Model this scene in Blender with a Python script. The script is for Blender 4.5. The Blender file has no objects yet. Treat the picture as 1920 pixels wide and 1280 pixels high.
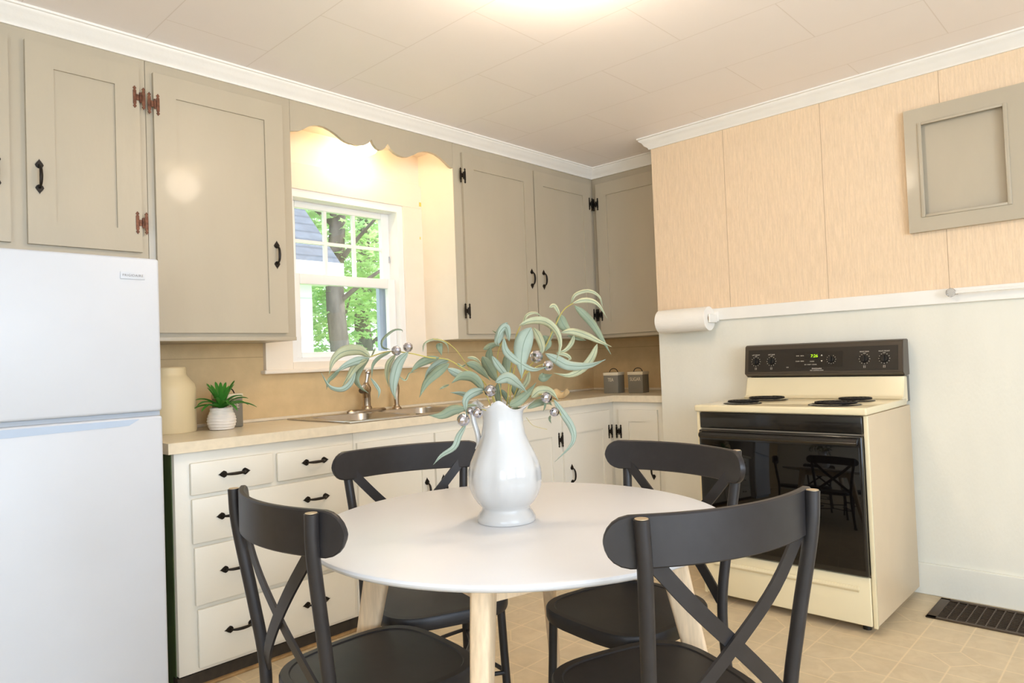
import bpy, bmesh, math, random
from mathutils import Vector, Matrix
R = math.radians; PI = math.pi
random.seed(7)
SC = bpy.context.scene
COL = SC.collection

# ------------------------------------------------------------------ camera, world, lights, exposure
CP = Vector((-2.8929, -3.2753, 1.1702)); YAW, PIT, ROL, FPX = 0.81112, 0.02658, -0.03844, 1301.14
cF = Vector((math.sin(YAW)*math.cos(PIT), math.cos(YAW)*math.cos(PIT), math.sin(PIT)))
r0 = Vector((math.cos(YAW), -math.sin(YAW), 0)); u0 = r0.cross(cF)
cR = r0*math.cos(ROL)+u0*math.sin(ROL); cU = -r0*math.sin(ROL)+u0*math.cos(ROL)
cam_d = bpy.data.cameras.new('camera'); cam = bpy.data.objects.new('camera', cam_d); COL.objects.link(cam)
cam.matrix_world = Matrix(((cR.x, cU.x, -cF.x, CP.x), (cR.y, cU.y, -cF.y, CP.y), (cR.z, cU.z, -cF.z, CP.z), (0, 0, 0, 1)))
cam_d.sensor_width = 36; cam_d.lens = FPX*36/1920; cam_d.clip_start = .05; cam_d.clip_end = 200
SC.camera = cam
w = bpy.data.worlds.new('world'); SC.world = w; w.use_nodes = True
bg = w.node_tree.nodes['Background']; bg.inputs[0].default_value = (.84, .92, 1, 1); bg.inputs[1].default_value = 3.4
def lamp(kind, name, loc, energy, col, rot=(0, 0, 0), **kw):
    d = bpy.data.lights.new(name, kind); d.energy = energy; d.color = col
    for k, v in kw.items(): setattr(d, k, v)
    o = bpy.data.objects.new(name, d); o.location = loc; o.rotation_euler = rot; COL.objects.link(o); return o
lamp('SUN', 'sun', (0, 5, 9), 5.5, (1, .96, .88), (R(12), R(48), 0), angle=R(2))
lamp('AREA', 'daylight_front', (-2.75, -6.56, 1.5), 158, (.63, .79, 1), (R(90), 0, 0), shape='RECTANGLE', size=2.6, size_y=1.6)
lamp('AREA', 'daylight_left', (-4.86, -4.5, 1.5), 24, (.66, .81, 1), (R(90), 0, R(-90)), shape='RECTANGLE', size=2.6, size_y=1.5)
lamp('POINT', 'sink_bulb', (-.72, -.17, 2.335), 3.5, (1, .72, .46), shadow_soft_size=.05)
lamp('POINT', 'ceiling_bulb', (-1.13, -1.9, 2.36), 25, (1, .82, .63), shadow_soft_size=.10)
vs = SC.view_settings; vs.view_transform = 'Standard'; vs.look = 'None'; vs.exposure = -.10; vs.gamma = 1; vs.use_curve_mapping = False
SC.cycles.max_bounces = 10; SC.cycles.diffuse_bounces = 6; SC.cycles.use_denoising = True
SC.cycles.sample_clamp_indirect = 6

# ------------------------------------------------------------------ materials
def lin(c): return tuple(((v/255)/12.92 if v/255 <= .04045 else ((v/255+.055)/1.055)**2.4) for v in c)+(1,)
def mat(name, rgb, rough=.5, metal=0, noise=0, nscale=8, bump=0, bscale=60, stretch=(1, 1, 1), spec=.5, coat=0, emit=None, es=0, trans=0, ior=1.45, sss=0):
    m = bpy.data.materials.new(name); m.use_nodes = True; nt = m.node_tree; b = nt.nodes['Principled BSDF']
    c = lin(rgb); b.inputs['Base Color'].default_value = c
    b.inputs['Roughness'].default_value = rough; b.inputs['Metallic'].default_value = metal
    b.inputs['Specular IOR Level'].default_value = spec; b.inputs['IOR'].default_value = ior
    if coat: b.inputs['Coat Weight'].default_value = coat; b.inputs['Coat Roughness'].default_value = .08
    if trans: b.inputs['Transmission Weight'].default_value = trans
    if emit: b.inputs['Emission Color'].default_value = lin(emit); b.inputs['Emission Strength'].default_value = es
    tc = nt.nodes.new('ShaderNodeTexCoord'); mp = nt.nodes.new('ShaderNodeMapping'); mp.inputs['Scale'].default_value = stretch
    nt.links.new(tc.outputs['Object'], mp.inputs['Vector'])
    n = nt.nodes.new('ShaderNodeTexNoise'); n.inputs['Scale'].default_value = nscale; n.inputs['Detail'].default_value = 5
    nt.links.new(mp.outputs[0], n.inputs['Vector'])
    cr = nt.nodes.new('ShaderNodeValToRGB'); k = max(noise, .01)
    cr.color_ramp.elements[0].color = tuple(v*(1-k) for v in c[:3])+(1,); cr.color_ramp.elements[1].color = tuple(min(1, v*(1+k)) for v in c[:3])+(1,)
    cr.color_ramp.elements[0].position = .3; cr.color_ramp.elements[1].position = .7
    nt.links.new(n.outputs['Fac'], cr.inputs[0]); nt.links.new(cr.outputs[0], b.inputs['Base Color'])
    if bump:
        n2 = nt.nodes.new('ShaderNodeTexNoise'); n2.inputs['Scale'].default_value = bscale; n2.inputs['Detail'].default_value = 4
        nt.links.new(mp.outputs[0], n2.inputs['Vector'])
        bp = nt.nodes.new('ShaderNodeBump'); bp.inputs['Strength'].default_value = bump; bp.inputs['Distance'].default_value = .01
        nt.links.new(n2.outputs['Fac'], bp.inputs['Height']); nt.links.new(bp.outputs[0], b.inputs['Normal'])
    m['x'] = 1
    return m
class NX:   # tiny node expression helper
    def __init__(s, m):
        s.nt = m.node_tree; s.b = s.nt.nodes['Principled BSDF']
        tc = s.nt.nodes.new('ShaderNodeTexCoord'); sp = s.nt.nodes.new('ShaderNodeSeparateXYZ'); s.nt.links.new(tc.outputs['Object'], sp.inputs[0])
        s.co = tc.outputs['Object']; s.x, s.y, s.z = sp.outputs
    def m(s, op, *a):
        n = s.nt.nodes.new('ShaderNodeMath'); n.operation = op
        for i, v in enumerate(a):
            if isinstance(v, (int, float)): n.inputs[i].default_value = v
            else: s.nt.links.new(v, n.inputs[i])
        return n.outputs[0]
    def per(s, v, off, p):      # distance to the nearest multiple of p from off
        q = s.m('DIVIDE', s.m('SUBTRACT', v, off), p)
        return s.m('MULTIPLY', s.m('ABSOLUTE', s.m('SUBTRACT', q, s.m('ROUND', q))), p)
    def line(s, d, wd): return s.m('SUBTRACT', 1, s.m('MINIMUM', s.m('DIVIDE', d, wd), 1))
    def mix(s, fac, c2, amount=1):
        mx = s.nt.nodes.new('ShaderNodeMixRGB'); old = s.b.inputs['Base Color'].links[0].from_socket
        s.nt.links.new(s.m('MULTIPLY', fac, amount), mx.inputs[0]); s.nt.links.new(old, mx.inputs[1]); mx.inputs[2].default_value = lin(c2)
        s.nt.links.new(mx.outputs[0], s.b.inputs['Base Color'])
M = {}
M['greige'] = mat('greige_paint', (180, 169, 148), .40, noise=.03, nscale=5, bump=.10, bscale=22, stretch=(1, 1, .4), coat=.12)
M['base'] = mat('cream_paint', (226, 221, 208), .38, noise=.02, nscale=4, bump=.06, bscale=30)
M['niche'] = mat('niche_cream', (234, 222, 204), .45, noise=.02, bump=.04)
M['white'] = mat('white_trim', (236, 233, 226), .42, noise=.02, bump=.05)
M['frame'] = mat('window_vinyl', (240, 238, 234), .35, noise=.01)
M['wallw'] = mat('white_painted_wall', (226, 223, 210), .45, noise=.02, nscale=3, bump=.10, bscale=40, stretch=(1, 3, 1))
M['green'] = mat('green_side', (72, 88, 48), .6, noise=.15)
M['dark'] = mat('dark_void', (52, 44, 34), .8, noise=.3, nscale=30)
M['kick'] = mat('worn_wood', (150, 118, 76), .7, noise=.3, nscale=25)
M['back'] = mat('tan_backsplash', (208, 180, 134), .42, noise=.06, nscale=14, bump=.10, bscale=120)
x = NX(M['back']); x.mix(x.line(x.per(x.z, 1.232, 9), .0025), (130, 100, 60), .6)
M['paper'] = mat('peach_wallpaper', (234, 209, 178), .7, noise=.07, nscale=10, bump=.25, bscale=70, stretch=(2, 12, 1))
x = NX(M['paper'])
n = x.nt.nodes.new('ShaderNodeTexNoise'); n.inputs['Scale'].default_value = 75; mp = x.nt.nodes.new('ShaderNodeMapping'); mp.inputs['Scale'].default_value = (1, 9, .7)
x.nt.links.new(x.co, mp.inputs[0]); x.nt.links.new(mp.outputs[0], n.inputs['Vector'])
x.mix(x.m('MULTIPLY', x.m('SUBTRACT', n.outputs['Fac'], .45), 3), (212, 182, 136), .45)
x.mix(x.line(x.per(x.y, -2.012, .535), .0022), (130, 96, 54), .75)
M['ceil'] = mat('ceiling_panel', (246, 240, 238), .55, noise=.015, nscale=2, bump=.03)
x = NX(M['ceil'])
rowi = x.m('FLOOR', x.m('DIVIDE', x.m('ADD', x.x, .25), .41)); par = x.m('MULTIPLY', x.m('ABSOLUTE', x.m('MODULO', rowi, 2)), .41)
lx = x.line(x.per(x.x, -.25, .41), .003); ly = x.line(x.per(x.m('ADD', x.y, par), -1.41, .82), .003)
x.mix(x.m('MAXIMUM', lx, ly), (206, 194, 182), .5)
M['floor'] = mat('vinyl_floor', (204, 186, 154), .42, noise=.08, nscale=9, bump=.04, bscale=30)
x = NX(M['floor'])
n = x.nt.nodes.new('ShaderNodeTexNoise'); n.inputs['Scale'].default_value = 14; n.inputs['Detail'].default_value = 8; n.inputs['Distortion'].default_value = 1.5
x.nt.links.new(x.co, n.inputs['Vector']); x.mix(x.m('MULTIPLY', x.m('SUBTRACT', n.outputs['Fac'], .42), 3), (188, 166, 130), .5)
def diam(ox, oy):
    return x.m('SUBTRACT', x.m('ADD', x.per(x.x, ox, .6), x.per(x.y, oy, .6)), .08)
dd = x.m('MINIMUM', diam(-.205, -2.34), diam(.095, -2.64))
grid = x.m('MULTIPLY', x.m('MAXIMUM', x.line(x.per(x.x, -.055, .15), .0045), x.line(x.per(x.y, -2.49, .15), .0045)), x.m('GREATER_THAN', dd, 0))
x.mix(x.m('MAXIMUM', grid, x.line(x.m('ABSOLUTE', dd), .0055)), (228, 206, 168), .75)
M['counter'] = mat('laminate_counter', (222, 208, 182), .3, noise=.05, nscale=40, bump=.02)
M['steel'] = mat('stainless', (190, 184, 176), .26, 1, noise=.04, nscale=20, stretch=(1, 8, 1))
M['nickel'] = mat('brushed_nickel', (178, 160, 138), .28, 1, noise=.04)
M['black'] = mat('black_hardware', (40, 34, 28), .4, .6, noise=.2, nscale=60)
M['copper'] = mat('worn_copper', (104, 66, 48), .45, .4, noise=.45, nscale=70)
M['fridge'] = mat('fridge_white', (202, 205, 210), .40, noise=.01)
M['gasket'] = mat('grey_gasket', (170, 176, 184), .6)
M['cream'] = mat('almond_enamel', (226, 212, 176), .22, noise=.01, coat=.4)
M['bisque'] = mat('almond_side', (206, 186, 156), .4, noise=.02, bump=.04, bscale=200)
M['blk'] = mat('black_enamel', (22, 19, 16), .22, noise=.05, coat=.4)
M['panel'] = mat('control_black', (36, 30, 23), .38, noise=.05)
M['panel2'] = mat('control_border', (68, 58, 47), .35, noise=.05)
M['glass_blk'] = mat('oven_glass', (10, 8, 7), .03, noise=.02, spec=.5)
M['coil'] = mat('burner_coil', (28, 24, 22), .6, .4, noise=.3)
M['ink'] = mat('white_print', (215, 205, 190), .6)
M['green_led'] = mat('display_digits', (170, 220, 20), .5, emit=(170, 225, 20), es=1.0)
M['chair'] = mat('black_metal_chair', (46, 43, 43), .42, .2, noise=.10, nscale=30, spec=.5)
M['chip'] = mat('bare_metal_cap', (190, 170, 140), .4, .5, noise=.2)
M['table'] = mat('table_lacquer', (220, 221, 224), .33, noise=.008)
M['wood'] = mat('pale_beech', (222, 196, 162), .5, noise=.10, nscale=14, stretch=(9, 9, 1))
M['vase'] = mat('white_glaze', (206, 205, 203), .12, noise=.005, coat=.6)
M['leaf'] = mat('eucalyptus_leaf', (128, 138, 112), .62, noise=.12, nscale=20)
M['leaf2'] = mat('eucalyptus_pale', (170, 170, 136), .62, noise=.14, nscale=20)
M['leaf3'] = mat('eucalyptus_blue', (150, 162, 146), .6, noise=.10, nscale=20)
M['stem'] = mat('yellow_stem', (176, 160, 84), .6, noise=.15)
M['rib'] = mat('leaf_midrib', (106, 122, 100), .6)
M['crystal'] = mat('mirror_bead', (190, 188, 196), .08, 1, noise=.25, nscale=90)
M['aloe'] = mat('aloe_green', (62, 128, 44), .4, noise=.18, nscale=18)
M['pot'] = mat('white_ribbed_ceramic', (226, 218, 208), .6, noise=.03, bump=.1)
M['jug'] = mat('cream_jug', (216, 198, 158), .5, noise=.02)
M['tin'] = mat('grey_tin', (120, 112, 96), .5, noise=.04)
M['lid'] = mat('cream_lid', (214, 198, 168), .45)
M['towel'] = mat('paper_towel', (240, 236, 228), .85, noise=.01, bump=.2, bscale=200)
M['glassy'] = mat('clear_acrylic', (235, 235, 235), .06, trans=.85)
M['shell'] = mat('shell_cream', (226, 198, 150), .5, noise=.1, nscale=40)
M['vent'] = mat('brown_register', (78, 64, 50), .5, .4, noise=.1)
M['yellow'] = mat('yellow_paint_spot', (214, 196, 96), .6)
M['globe'] = mat('lamp_glass', (255, 246, 230), .4, emit=(255, 226, 180), es=17)
nt = M['globe'].node_tree; tr_ = nt.nodes.new('ShaderNodeBsdfTransparent'); mx = nt.nodes.new('ShaderNodeMixShader'); mx.inputs[0].default_value = .7   # frosted glass that lets the bulb's light out
nt.links.new(nt.nodes['Principled BSDF'].outputs[0], mx.inputs[1]); nt.links.new(tr_.outputs[0], mx.inputs[2]); nt.links.new(mx.outputs[0], nt.nodes['Material Output'].inputs[0])
M['siding'] = mat('white_siding', (232, 236, 240), .6, noise=.02)
x = NX(M['siding']); x.mix(x.line(x.per(x.z, 0, .18), .014), (170, 176, 184), .8)
M['shingle'] = mat('grey_shingle', (100, 108, 120), .8, noise=.15, nscale=9)
x = NX(M['shingle']); x.mix(x.line(x.per(x.z, 0, .12), .02), (70, 78, 88), .8)
M['bark'] = mat('tree_bark', (118, 108, 104), .9, noise=.35, nscale=7, bump=.8, bscale=14, stretch=(1, 1, .3))
M['grass'] = mat('lawn', (110, 160, 70), .9, noise=.2, nscale=6)
def leafmat(name, rgb):
    m = mat(name, rgb, .6, noise=.2, nscale=3); nt = m.node_tree; b = nt.nodes['Principled BSDF']
    t = nt.nodes.new('ShaderNodeBsdfTranslucent'); t.inputs[0].default_value = lin(rgb); mx = nt.nodes.new('ShaderNodeMixShader'); mx.inputs[0].default_value = .5
    nt.links.new(b.outputs[0], mx.inputs[1]); nt.links.new(t.outputs[0], mx.inputs[2]); nt.links.new(mx.outputs[0], nt.nodes['Material Output'].inputs[0]); return m
M['foliage'] = leafmat('maple_leaves', (196, 222, 164)); M['foliage2'] = leafmat('shaded_leaves', (172, 206, 152))
g = bpy.data.materials.new('window_glass'); g.use_nodes = True; nt = g.node_tree; nt.nodes.remove(nt.nodes['Principled BSDF'])
a = nt.nodes.new('ShaderNodeBsdfTransparent'); b_ = nt.nodes.new('ShaderNodeBsdfGlossy'); b_.inputs['Roughness'].default_value = .02; mx = nt.nodes.new('ShaderNodeMixShader'); mx.inputs[0].default_value = .06
nt.links.new(a.outputs[0], mx.inputs[1]); nt.links.new(b_.outputs[0], mx.inputs[2]); nt.links.new(mx.outputs[0], nt.nodes['Material Output'].inputs[0]); M['glass'] = g

# ------------------------------------------------------------------ mesh helpers
class MB:
    def __init__(s): s.bm = bmesh.new()
    def _merge(s, b2, mtx=None):
        if mtx: b2.transform(mtx)
        me = bpy.data.meshes.new('t'); b2.to_mesh(me); b2.free(); s.bm.from_mesh(me); bpy.data.meshes.remove(me); return s
    def box(s, x0, x1, y0, y1, z0, z1, bev=0, seg=2, mtx=None):
        b = bmesh.new(); bmesh.ops.create_cube(b, size=1)
        b.transform(Matrix.Translation(((x0+x1)/2, (y0+y1)/2, (z0+z1)/2)) @ Matrix.Diagonal((abs(x1-x0), abs(y1-y0), abs(z1-z0), 1)))
        if bev: bmesh.ops.bevel(b, geom=list(b.edges), offset=bev, segments=seg, affect='EDGES', profile=.5)
        return s._merge(b, mtx)
    def tube(s, pts, rad, seg=10, cap=True, smooth=0, flat=None):
        pts = [Vector(p) for p in pts]; rads = rad if isinstance(rad, (list, tuple)) else [rad]*len(pts)
        if smooth: pts, rads = cr_path(pts, smooth, rads)
        n = len(pts); up = None; loops = []
        for i, p in enumerate(pts):
            t = (pts[min(i+1, n-1)]-pts[max(i-1, 0)]).normalized()
            if up is None: up = Vector((0, 0, 1)) if abs(t.z) < .9 else Vector((0, 1, 0))
            a = t.cross(up).normalized(); up = a.cross(t).normalized()
            kx, ky = flat or (1, 1)
            loops.append([p+(a*math.cos(2*PI*k/seg)*kx+up*math.sin(2*PI*k/seg)*ky)*rads[i] for k in range(seg)])
        return s.loft(loops, cap)
    def loft(s, loops, cap=True, closed=True, cap0=None, cap1=None):
        V = [[s.bm.verts.new(p) for p in L] for L in loops]; n = len(V[0])
        for A, B in zip(V, V[1:]):
            for k in range(n if closed else n-1):
                k2 = (k+1) % n; s.bm.faces.new((A[k], A[k2], B[k2], B[k]))
        if (cap if cap0 is None else cap0): s.bm.faces.new(V[0][::-1])
        if (cap if cap1 is None else cap1): s.bm.faces.new(V[-1])
        return s
    def lathe(s, prof, n=32, c=(0, 0, 0), cap=True, fn=None):
        loops = []
        for r, z in prof:
            loops.append([Vector((c[0]+(r*(fn(2*PI*k/n, z) if fn else 1))*math.cos(2*PI*k/n), c[1]+(r*(fn(2*PI*k/n, z) if fn else 1))*math.sin(2*PI*k/n), c[2]+z)) for k in range(n)])
        return s.loft(loops, cap)
    def prism(s, poly, vec, bev=0):     # poly: 3D points of one face, extruded by vec
        b = bmesh.new(); vec = Vector(vec); A = [b.verts.new(Vector(p)) for p in poly]; B = [b.verts.new(Vector(p)+vec) for p in poly]
        b.faces.new(A[::-1]); b.faces.new(B); n = len(A)
        for k in range(n): b.faces.new((A[k], A[(k+1) % n], B[(k+1) % n], B[k]))
        bmesh.ops.recalc_face_normals(b, faces=b.faces)
        if bev: bmesh.ops.bevel(b, geom=list(b.edges), offset=bev, segments=2, affect='EDGES')
        return s._merge(b)
    def sphere(s, c, r, sc=(1, 1, 1), u=16, v=10, mtx=None):
        b = bmesh.new(); bmesh.ops.create_uvsphere(b, u_segments=u, v_segments=v, radius=r); b.transform(Matrix.Translation(c) @ (mtx or Matrix()) @ Matrix.Diagonal((*sc, 1)))
        return s._merge(b)
    def ico(s, c, r, sub=2):
        b = bmesh.new(); bmesh.ops.create_icosphere(b, subdivisions=sub, radius=r); b.transform(Matrix.Translation(c)); return s._merge(b)
def cr_path(pts, k, rads=None):
    P = [pts[0]*2-pts[1]]+list(pts)+[pts[-1]*2-pts[-2]]; out = []; ro = []
    for i in range(1, len(P)-2):
        for j in range(k):
            t = j/k; a, b, c, d = P[i-1], P[i], P[i+1], P[i+2]
            out.append(.5*((2*b)+(c-a)*t+(2*a-5*b+4*c-d)*t*t+(-a+3*b-3*c+d)*t**3))
            if rads: ro.append(rads[i-1]*(1-t)+rads[i]*t)
    out.append(pts[-1]);
    if rads: ro.append(rads[-1])
    return (out, ro) if rads else out
def origin(p):
    v = Vector((0, 0, 0))
    while p: v += p.location; p = p.parent
    return v
def obj(name, mb, m, parent=None, label=None, smooth=True, world=True, sharp=35):
    bm = mb.bm; bmesh.ops.recalc_face_normals(bm, faces=bm.faces)
    if parent and world: bm.transform(Matrix.Translation(-origin(parent)))
    me = bpy.data.meshes.new(name); bm.to_mesh(me); bm.free()
    for mm in (m if isinstance(m, list) else [m]): me.materials.append(mm)
    if smooth:
        me.shade_smooth(); me.set_sharp_from_angle(angle=R(sharp))
    o = bpy.data.objects.new(name, me); COL.objects.link(o)
    if parent: o.parent = parent
    if label: o['label'] = label
    return o
def tag(o, label, cat, group=None):
    o['label'] = label; o['category'] = cat
    if group: o['group'] = group
    return o
def thing(name, label, cat, loc=(0, 0, 0), group=None):
    o = bpy.data.objects.new(name, None); COL.objects.link(o); o.location = loc; o.empty_display_size = .05; return tag(o, label, cat, group)
def struct(name, mb, m, parent=None, smooth=False):
    o = obj(name, mb, m, parent, smooth=smooth); o['kind'] = 'structure'; return o
def copy_tree(o, parent=None):
    c = o.copy(); COL.objects.link(c); c.parent = parent
    for ch in list(o.children): copy_tree(ch, c)
    return c
def text(name, s, size, m, parent, pos, xdir, updir, depth=.0006, spacing=1.0, sx=1):
    cu = bpy.data.curves.new(name, 'FONT'); cu.body = s; cu.size = size; cu.extrude = depth; cu.align_x = 'CENTER'; cu.align_y = 'CENTER'; cu.space_character = spacing
    t = bpy.data.objects.new(name+'_t', cu); COL.objects.link(t); bpy.context.view_layer.update()
    me = bpy.data.meshes.new_from_object(t.evaluated_get(bpy.context.evaluated_depsgraph_get())); bpy.data.objects.remove(t); bpy.data.curves.remove(cu)
    X = Vector(xdir).normalized()*sx; U = Vector(updir).normalized(); N = X.cross(U).normalized(); p = Vector(pos)-origin(parent)
    me.transform(Matrix(((X.x, U.x, N.x, p.x), (X.y, U.y, N.y, p.y), (X.z, U.z, N.z, p.z), (0, 0, 0, 1))))
    me.materials.clear(); me.materials.append(m); o = bpy.data.objects.new(name, me); COL.objects.link(o); o.parent = parent; return o

# ------------------------------------------------------------------ the room
CZ = 2.50; WX = .806; WY = -1.004; BX = 1.46; FY = -6.5; LX = -4.8
struct('floor', MB().box(LX-.15, BX+.15, FY-.15, .0, -.1, 0), M['floor'])
struct('ceiling', MB().box(LX-.15, BX+.15, FY-.15, .15, CZ, CZ+.12), M['ceil'])
WX0, WX1, WZ0, WZ1 = -1.10, -.365, 1.20, 2.10        # window opening
b = MB(); b.box(LX-.15, WX0, 0, .14, -.1, CZ); b.box(WX1, BX+.15, 0, .14, -.1, CZ); b.box(WX0, WX1, 0, .14, -.1, WZ0); b.box(WX0, WX1, 0, .14, WZ1, CZ)
struct('wall_back', b, M['back'])
struct('wall_right', MB().box(WX, BX+.15, FY-.15, WY, 0, 1.40), M['wallw'])
struct('wall_right_upper', MB().box(WX, BX+.15, FY-.15, WY, 1.40, CZ), M['paper'])
struct('wall_right_recess', MB().box(BX, BX+.15, WY, 0, -.1, CZ), M['back'])
b = MB(); b.box(LX-.15, -4.05, FY-.15, FY, -.1, CZ); b.box(-1.45, BX, FY-.15, FY, -.1, CZ); b.box(-4.05, -1.45, FY-.15, FY, -.1, .7); b.box(-4.05, -1.45, FY-.15, FY, 2.3, CZ)
struct('wall_front', b, M['wallw'])
b = MB(); b.box(LX-.15, LX, FY, -5.8, -.1, CZ); b.box(LX-.15, LX, -3.2, 0, -.1, CZ); b.box(LX-.15, LX, -5.8, -3.2, -.1, .75); b.box(LX-.15, LX, -5.8, -3.2, 2.25, CZ)
struct('wall_left', b, M['wallw'])
# niche wall panel above and around the window (painted cream boards)
b = MB(); b.box(-1.24, -.222, -.012, 0, 2.235, 2.42)
struct('wall_back_niche_panel', b, M['niche'])
# window casing
b = MB(); b.box(-1.245, -.222, -.03, 0, 2.10, 2.238, .002); b.box(-1.245, -1.098, -.03, 0, 1.165, 2.10, .002); b.box(-.367, -.222, -.03, 0, 1.165, 2.10, .002); b.box(-1.098, -.367, -.03, 0, 1.165, 1.202, .001)
struct('trim_window_casing', b, M['niche'])
struct('trim_window_sill', MB().box(-1.262, -.21, -.052, 0, 1.146, 1.166, .006), M['niche'])
win = bpy.data.objects.new('window_1', None); COL.objects.link(win); win.location = (-.74, .05, 1.2); win['kind'] = 'structure'
b = MB()
for a in ((WX0, WX0+.03, 1.2, 2.10), (WX1-.04, WX1, 1.2, 2.10), (WX0+.03, WX1-.04, 2.06, 2.10), (WX0+.03, WX1-.04, 1.2, 1.222)): b.box(a[0], a[1], -.022, .135, a[2], a[3], 0)
obj('window_frame', b, M['frame'], win)
def sash(x0, x1, z0, z1, y0, st, bot, top, cols, rows):
    b = MB(); y1 = y0+.032
    b.box(x0, x0+st, y0, y1, z0, z1, .004); b.box(x1-st, x1, y0, y1, z0, z1, .004); b.box(x0+st, x1-st, y0, y1, z0, z0+bot, .004); b.box(x0+st, x1-st, y0, y1, z1-top, z1, .004)
    gx0, gx1, gz0, gz1 = x0+st, x1-st, z0+bot, z1-top
    for i in range(1, cols): xx = gx0+(gx1-gx0)*i/cols; b.box(xx-.009, xx+.009, y0+.006, y1-.006, gz0, gz1)
    for i in range(1, rows): zz = gz0+(gz1-gz0)*i/rows; b.box(gx0, gx1, y0+.008, y1-.008, zz-.009, zz+.009)
    o = obj('sash', b, M['frame'], win); obj('glass_pane', MB().box(gx0, gx1, y0+.014, y0+.018, gz0, gz1), M['glass'], o, smooth=False)
sash(-1.07, -.405, 1.64, 2.06, .06, .055, .03, .035, 3, 2)
obj('screen_track', MB().box(-.462, -.418, .10, .13, 1.222, 1.66), mat('track_blue_grey', (160, 176, 198), .5), win)
sash(-1.07, -.405, 1.222, 1.668, .018, .05, .03, .055, 1, 1)
obj('sash_lock', MB().box(-.415, -.408, .055, .065, 1.77, 1.81, .002), M['gasket'], win)
# crown mouldings
def crown(pts):   # pts: list of ((x,y) corner, (nx,ny) outward at that corner); profile swept
    prof = [(0, -.068), (.010, -.068), (.014, -.058), (.030, -.046), (.040, -.028), (.052, -.020), (.056, -.010), (.062, -.008), (.062, 0), (0, 0)]
    return MB().loft([[Vector((p[0]+d*n_[0], p[1]+d*n_[1], CZ+h)) for d, h in prof] for p, n_ in pts])
UY = -.324; UX = 1.10
struct('trim_crown_back', crown([((LX, UY), (0, -1)), ((UX, UY), (-1, -1))]), M['white'], smooth=True)
struct('trim_crown_side', crown([((UX, UY), (-1, -1)), ((UX, WY), (-1, 0))]), M['white'], smooth=True)
struct('trim_crown_right', crown([((UX-.005, WY), (0, 1)), ((WX, WY), (-1, 1)), ((WX, FY), (-1, 0))]), M['white'], smooth=True)
struct('trim_chair_rail', MB().box(WX-.018, WX, FY, WY-.02, 1.352, 1.420, .004), M['white'])
struct('baseboard_right', MB().box(WX-.016, WX, FY, -1.62, 0, .145, .004), M['wallw'])
struct('trim_counter_backsplash', MB().box(-1.93, BX, -.012, 0, .915, .93, .003).box(BX-.012, BX, WY, 0, .915, .93, .003), M['counter'])
struct('base_gap_shade_strip', MB().box(-1.91, -.0, -.60, -.56, 0, .055), M['dark'])  # solid dark strip; the shade of the toe gap is put into its colour
struct('trim_floor_edge', MB().box(-1.92, .86, -.615, -.59, 0, .012, .003), M['kick'])

# ------------------------------------------------------------------ cabinets and their hardware
def frame_of(face, px, pz):
    """face: ('y', yval) front facing -y, or ('x', xval) front facing -x; returns function mapping (u, out, v) to the room"""
    ax, val = face
    if ax == 'y': return lambda u, o, v: Vector((px+u, val-o, pz+v))
    return lambda u, o, v: Vector((val-o, px-u, pz+v))
def spade(f, u0, v0, du, dv, sgn):   # pointed spade plate from (u0, v0) along (du, dv)*sgn
    pts = [(.0, -.004), (.004, -.010), (.012, -.0135), (.020, -.009), (.030, -.0015), (.034, 0), (.030, .0015), (.020, .009), (.012, .0135), (.004, .010), (0, .004)]
    return [f(u0+du*sgn*a+dv*b, .0, v0+dv*sgn*a+du*b) for a, b in pts]
def pull(parent, face, cx, cz, vert=True, m='black', name='handle'):
    f = frame_of(face, cx, cz); du, dv = (0, 1) if vert else (1, 0); b = MB(); out = f(0, 1, 0)-f(0, 0, 0)
    for s in (-1, 1): b.prism(spade(f, du*.030*s, dv*.030*s, du, dv, s), out*.004)
    path = [f(du*t, o, dv*t) for t, o in ((-.040, .004), (-.036, .016), (-.022, .025), (0, .028), (.022, .025), (.036, .016), (.040, .004))]
    b.tube(path, [.0045, .004, .0055, .0062, .0055, .004, .0045], 8, smooth=3)
    o = obj(name, b, M[m], parent); return o
def hinge(parent, face, cx, cz, m='black'):
    f = frame_of(face, cx, cz); b = MB(); out = f(0, 1, 0)-f(0, 0, 0)
    for s in (-1, 1):
        u = s*.0165; pl = [(-.006, -.026), (-.003, -.031), (-.007, -.036), (0, -.045), (.007, -.036), (.003, -.031), (.006, -.026), (.006, .026), (.003, .031), (.007, .036), (0, .045), (-.007, .036), (-.003, .031), (-.006, .026)]
        b.prism([f(u+a, .0, c) for a, c in pl], out*.003)
    b.prism([f(a, 0, c) for a, c in ((-.012, -.012), (.012, -.012), (.012, .012), (-.012, .012))], out*.003)
    b.tube([f(0.004, .004, -.020), f(0.004, .004, .020)], .0045, 8)
    return obj('hinge', b, M[m], parent)
def door(parent, face, u0, u1, z0, z1, m, rail=.088, th=.018, rec=.008, name='door', top=None, right=None):
    ax, val = face; f = frame_of(face, 0, 0) if ax == 'y' else (lambda u, o, v: Vector((val-o, u, v)))
    b = MB(); t = top or rail; r2 = right or rail
    def bx(a, c, lo, hi, o0, o1, bev=.003):
        p, q = f(a, o0, lo), f(c, o1, hi); b.box(min(p.x, q.x), max(p.x, q.x), min(p.y, q.y), max(p.y, q.y), lo, hi, bev)
    bx(u0, u0+rail, z0, z1, 0, th, 0); bx(u1-r2, u1, z0, z1, 0, th, 0); bx(u0+rail, u1-r2, z1-t, z1, 0, th, 0); bx(u0+rail, u1-r2, z0, z0+rail, 0, th, 0)
    bx(u0+rail-.002, u1-r2+.002, z0+rail-.002, z1-t+.002, 0, th-rec, 0)
    return obj(name, b, m, parent)
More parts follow.
